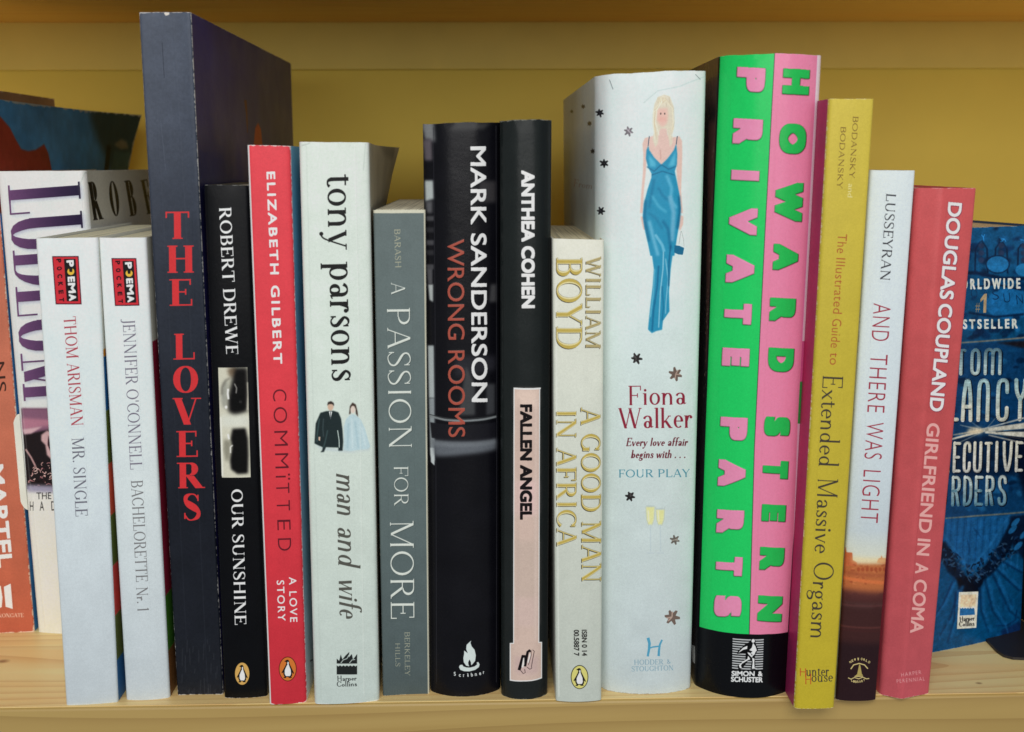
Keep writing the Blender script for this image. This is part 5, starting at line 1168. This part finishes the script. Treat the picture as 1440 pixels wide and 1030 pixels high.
# tall rounded capitals drawn as bent tubes
def tube(strokes, x, y0, y1, w, lw):
    for s_ in strokes:
        P = []
        pts = np.array(s_, float)
        if len(pts) > 2:
            for i in range(len(pts)-1):
                a_, b_, c_, d_ = pts[max(i-1, 0)], pts[i], pts[i+1], pts[min(i+2, len(pts)-1)]
                for u in (0, .25, .5, .75): P.append(.5*(2*b_+(c_-a_)*u+(2*a_-5*b_+4*c_-d_)*u*u+(3*b_-a_-3*c_+d_)*u**3))
            P.append(pts[-1])
        else: P = list(pts)
        P = np.array(P); px = x+P[:, 0]*w+(-.05*(P[:, 1])*(y1-y0)*.6); py = y0+P[:, 1]*(y1-y0)
        pp = np.stack([px, py], -1)
        yield pp
TB = {'T': [[(0, .03), (1, .03)], [(.5, .03), (.5, 1)]], 'O': [[(.5, 0), (.9, .08), (1, .3), (1, .7), (.9, .93), (.5, 1), (.1, .93), (0, .7), (0, .3), (.1, .08), (.5, 0)]],
 'M': [[(0, 1), (0, .25), (.06, .05), (.25, 0), (.45, .06), (.5, .25), (.5, 1)], [(.5, .25), (.56, .05), (.75, 0), (.95, .06), (1, .25), (1, 1)]],
 'C': [[(1, .3), (.98, .12), (.85, .02), (.5, 0), (.12, .05), (0, .25), (0, .72), (.1, .95), (.45, 1), (.85, .97), (1, .85), (1, .7)]], 'L': [[(0, 0), (0, .98)], [(0, .98), (1, .98)]],
 'A': [[(0, 1), (.1, .4), (.35, .03), (.5, 0), (.65, .03), (.9, .4), (1, 1)], [(.12, .66), (.9, .66)]], 'N': [[(0, 1), (0, .28), (.15, .05), (.5, 0), (.85, .05), (1, .28), (1, 1)]],
 'Y': [[(0, 0), (.1, .3), (.5, .5)], [(1, 0), (.9, .3), (.5, .5)], [(.5, .48), (.5, 1)]], 'E': [[(0, 0), (0, 1)], [(0, .02), (.95, .02)], [(0, .5), (.8, .5)], [(0, .98), (1, .98)]],
 'X': [[(0, 0), (1, 1)], [(1, 0), (0, 1)]], 'U': [[(0, 0), (0, .75), (.12, .96), (.5, 1), (.88, .96), (1, .75), (1, 0)]], 'I': [[(.5, 0), (.5, 1)]], 'V': [[(0, 0), (.12, .6), (.5, 1), (.88, .6), (1, 0)]],
 'R': [[(0, 1), (0, 0)], [(0, .02), (.7, .02), (1, .12), (1, .38), (.7, .48), (0, .5)], [(.45, .5), (.7, .7), (.95, 1)]], 'D': [[(0, 0), (0, 1)], [(0, .02), (.6, .04), (1, .25), (1, .75), (.6, .96), (0, .98)]],
 'S': [[(1, .22), (.9, .05), (.5, 0), (.1, .07), (.02, .27), (.3, .46), (.75, .56), (1, .75), (.9, .95), (.5, 1), (.1, .95), (0, .78)]]}
def tubes(word, xs_, y0, y1, w, lw, c0, c1, slope=-.012):
    for ch, x in zip(word, xs_):
        ww = w if not isinstance(w, dict) else w.get(ch, w['_'])
        dy = slope*(x-1380)
        for pp in tube(TB[ch], x+lw/2, y0+lw/2+dy, y1-lw/2+dy, max(ww-lw, .1), lw):
            pp = np.array(pp); cap = lambda p, r: cv.ell(p[0], p[1], r, r, c1 if p[1] > (y0+y1)/2 else c0, n=10)
            cv.line(pp+np.array([.9, .9]), lw+1.2, (12, 20, 36))
            n = len(pp); 
            for k in range(n-1):
                f_ = ((pp[k][1]+pp[k+1][1])/2-y0)/(y1-y0); f_ = min(1, max(0, f_)); m_ = 8 if n == 2 else 1
                for j in range(m_):
                    a_, b_ = pp[k]+(pp[k+1]-pp[k])*j/m_, pp[k]+(pp[k+1]-pp[k])*(j+1.06)/m_
                    f2 = min(1, max(0, ((a_[1]+b_[1])/2-y0)/(y1-y0)))
                    cv.line([a_, b_], lw, tuple(c0[i]*(1-f2)+c1[i]*f2 for i in range(3)), emboss=.6)
            for p in (pp[0], pp[-1]): cap(p, lw/2)
cr_, bl_ = (216, 214, 196), (116, 158, 172)
tubes('TOM', (1345, 1365, 1384), 489.5, 528, {'_': 14, 'M': 25}, 4.6, (88, 122, 136), (196, 214, 210))
tubes('CLANCY', (1317, 1336, 1352.5, 1374.5, 1401.5, 1426.5), 532.5, 593.5, {'_': 18, 'L': 14, 'A': 16.5}, 5.4, (156, 190, 194), cr_)
for a_, w1, w2, c in (([(1330, 620), (1385, 605)], 2, 4, (206, 200, 182)), ([(1385, 605), (1455, 597)], 5, 9, (196, 194, 180)), ([(1385, 608), (1455, 612)], 3, 9, (206, 204, 190)), ([(1340, 612), (1390, 604)], 1.5, 5, (150, 150, 140)), ([(1380, 604), (1440, 588)], 1, 2.5, (180, 184, 178)), ([(1390, 612), (1450, 626)], 1.5, 2, (170, 170, 160)), ([(1350, 598), (1385, 606)], .8, 2, (160, 170, 170)), ([(1385, 606), (1350, 622)], .8, 1, (150, 160, 160)), ([(1385, 606), (1400, 588)], .8, .6, (150, 160, 160)), ([(1366, 594), (1384, 606)], .6, 1, (130, 150, 160))):
    cv.line(a_, w1, c, w2=w2, blur=1)
cv.ell(1372, 606, 12, 5, (214, 198, 166), blur=4, alpha=.8); cv.line([(1400, 608), (1455, 604)], 1, (40, 44, 50)); cv.line([(1410, 613), (1455, 621)], 1.2, (50, 50, 54)); 
tubes('EXECUTIVE', (1311, 1325, 1340.5, 1354.5, 1369, 1384.5, 1399.5, 1410, 1428), 620.5, 665, {'_': 11.5, 'V': 14.5, 'I': 5, 'U': 12.5}, 4.2, cr_, (206, 206, 198))
tubes('ORDERS', (1319, 1338.5, 1355, 1371, 1386, 1403.5), 668.5, 712, {'_': 12.5}, 4.2, (196, 206, 200), (92, 134, 152))
cv.line([(1320, 730), (1375, 725.5), (1455, 719)], 2, (104, 106, 100), blur=1)
# curtain, garland and swags
cv.poly([(1310, 731), (1455, 721), (1425, 720+30), (1366, 808), (1325, 760)], (24, 82, 134), blur=1)
for i in range(26):
    x = 1320+i*4.6; cv.line([(x, 728), (x-5, 800)], 1.6, ((16, 58, 102), (32, 96, 150))[i % 2], blur=1, alpha=.6)
cv.line([(1420, 724), (1390, 770), (1364, 800), (1340, 770), (1322, 745)], 3.0, (36, 104, 160), blur=2, alpha=.6)
cv.line([(1322, 765), (1340, 800), (1362, 824), (1392, 800), (1412, 770), (1430, 735)], 17, (14, 26, 46), blur=3); cv.poly([(1420, 726), (1452, 722), (1450, 800), (1425, 770)], (16, 28, 50), blur=4); cv.poly([(1345, 812), (1386, 812), (1376, 834), (1350, 834)], (12, 18, 32), blur=3)
rg = random.Random(12)
for i in range(190):
    f_ = rg.random(); x = 1325+f_*105; y = 772+46*(1-abs(f_-.38)/.5 if f_ < .38 else 1-(f_-.38)/.62)+rg.uniform(-15, 12)-6
    cv.ell(x, y, rg.uniform(2, 4.5), rg.uniform(.8, 1.6), rg.choice([(24, 50, 84), (10, 16, 30), (14, 24, 42), (48, 78, 108)]), rg.uniform(-1.4, 1.4), n=10, blur=0, alpha=.75)
for k, (x, y) in enumerate(((1424, 745), (1432, 768), (1428, 735), (1440, 752))): cv.ell(x, y, 8, 3.5, (30, 94, 146), -.8, blur=1)
for e_ in (((1395, 806), (1420, 860), (1436, 872)), ((1385, 815), (1396, 860), (1412, 882)), ((1400, 800), (1432, 830), (1446, 832)), ((1350, 826), (1336, 870), (1318, 900)), ((1340, 818), (1326, 850), (1312, 870)), ((1410, 790), (1436, 805), (1450, 806)), ((1378, 826), (1380, 860), (1390, 890)), ((1344, 832), (1342, 872), (1332, 905))):
    cv.line(e_, 3.2, (12, 38, 74), w2=1.2, blur=2, alpha=.85)
    cv.line(np.array(e_)+np.array([4, -2]), 4, (30, 100, 160), w2=2, blur=3, alpha=.6)
cv.line([(1400, 880), (1416, 880), (1428, 872), (1430, 858)], 2.2, (14, 50, 92), blur=1); cv.poly([(1408, 860+26), (1445, 868), (1445, 895), (1408, 895)], (20, 36, 76), blur=4, alpha=.8)
blobs(cv, (1310, 735, 1450, 905), 60, [(18, 66, 112), (30, 98, 156), (14, 48, 88)], .6, 1.6, 41, blur=1, asp=6, rot=1.3, alpha=.5)
stq = [(1348.5, 833), (1375.7, 832), (1372.8, 883), (1345.6, 884.7)]
cv.poly(stq, (222, 222, 208)); cv.poly([(1351, 837), (1373, 836), (1371.6, 853), (1350, 854)], (220, 196, 164), blur=1); cv.line([(1358, 850), (1362, 844), (1361, 838)], 1.2, (236, 220, 190), blur=1); cv.line([(1364, 850), (1367, 843)], .8, (206, 172, 140))
w_ = [(1349.8, 855)]+[(1349.8+i*1.85, 855.2+(1.1 if i % 2 else -.4)) for i in range(1, 12)]
cv.poly(w_+[(1370.9, 864.6), (1349.3, 866)], (38, 100, 156))
cv.text(serif('Harper', .14, .06, .04, xh=.55), (1349.4, 874.4), (1370.4, 872.8), 7, (44, 44, 48)); cv.text(serif('Collins', .14, .06, .04, xh=.55), (1348.6, 881.6), (1370.2, 880.2), 7, (44, 44, 48))
cv.mottle(.10, 14); cv.mottle(.08, 5); cv.wear(.8, (150, 156, 156), 'lrtb', 1.6)
b.build(cv, {'l': (24, 60, 100), 'r': (26, 64, 104)}, rough=.34, coat=.2, pages=(196, 178, 142), relief=.8, k=None)
b.patch('author_lettering', [(1340, 486), (1452, 480), (1446, 592), (1330, 600)], cv, label='tall rounded silver capitals'); b.patch('title_lettering', [(1332, 619), (1446, 612), (1440, 706), (1320, 716)], cv, label='two rows of silver capitals, lower row bluer')
b.patch('publisher_emblem', stq, cv, label='small white publisher label'); b.patch('banner_lettering', [(1338, 391), (1436, 389), (1432, 464), (1332, 467)], cv)

# ------------------------------------------------------------------ black bookend under the blue book
bk = plain_mat('black_steel', (32, 30, 33), .5, .02, var=.1)
root = bpy.data.objects.new('bookend', None); SC.collection.objects.link(root); root.location = on_shelf(1440, 905)
tag(root, 'black steel bookend whose rounded base plate lies under the blue book', 'bookend')
outl = [on_shelf(x, y) for x, y in ((1376, 893), (1384, 900), (1394, 911), (1402, 919), (1411, 925), (1424, 928.5), (1440, 929.2), (1500, 930))]
xr = outl[-1][0]; outl.append(np.array([xr, .54, 0])); outl.append(np.array([outl[0][0]-.01, .54, 0])); outl.append(on_shelf(1340, 870))
n = len(outl); o_ = np.array(root.location)
vt = [np.array([p[0], p[1], .0013]) for p in outl]+[np.array([p[0], p[1], .0002]) for p in outl]
link('base_plate', vt, [tuple(range(n)), tuple(range(2*n-1, n-1, -1))]+[(i, i+n, (i+1) % n+n, (i+1) % n) for i in range(n)], bk, root, o_)
up_ = box('upright_plate', xr, xr+.0013, outl[-4][1], .54, .0014, .16, bk); up_.parent = root; up_.matrix_parent_inverse = Matrix.Translation(-root.location)
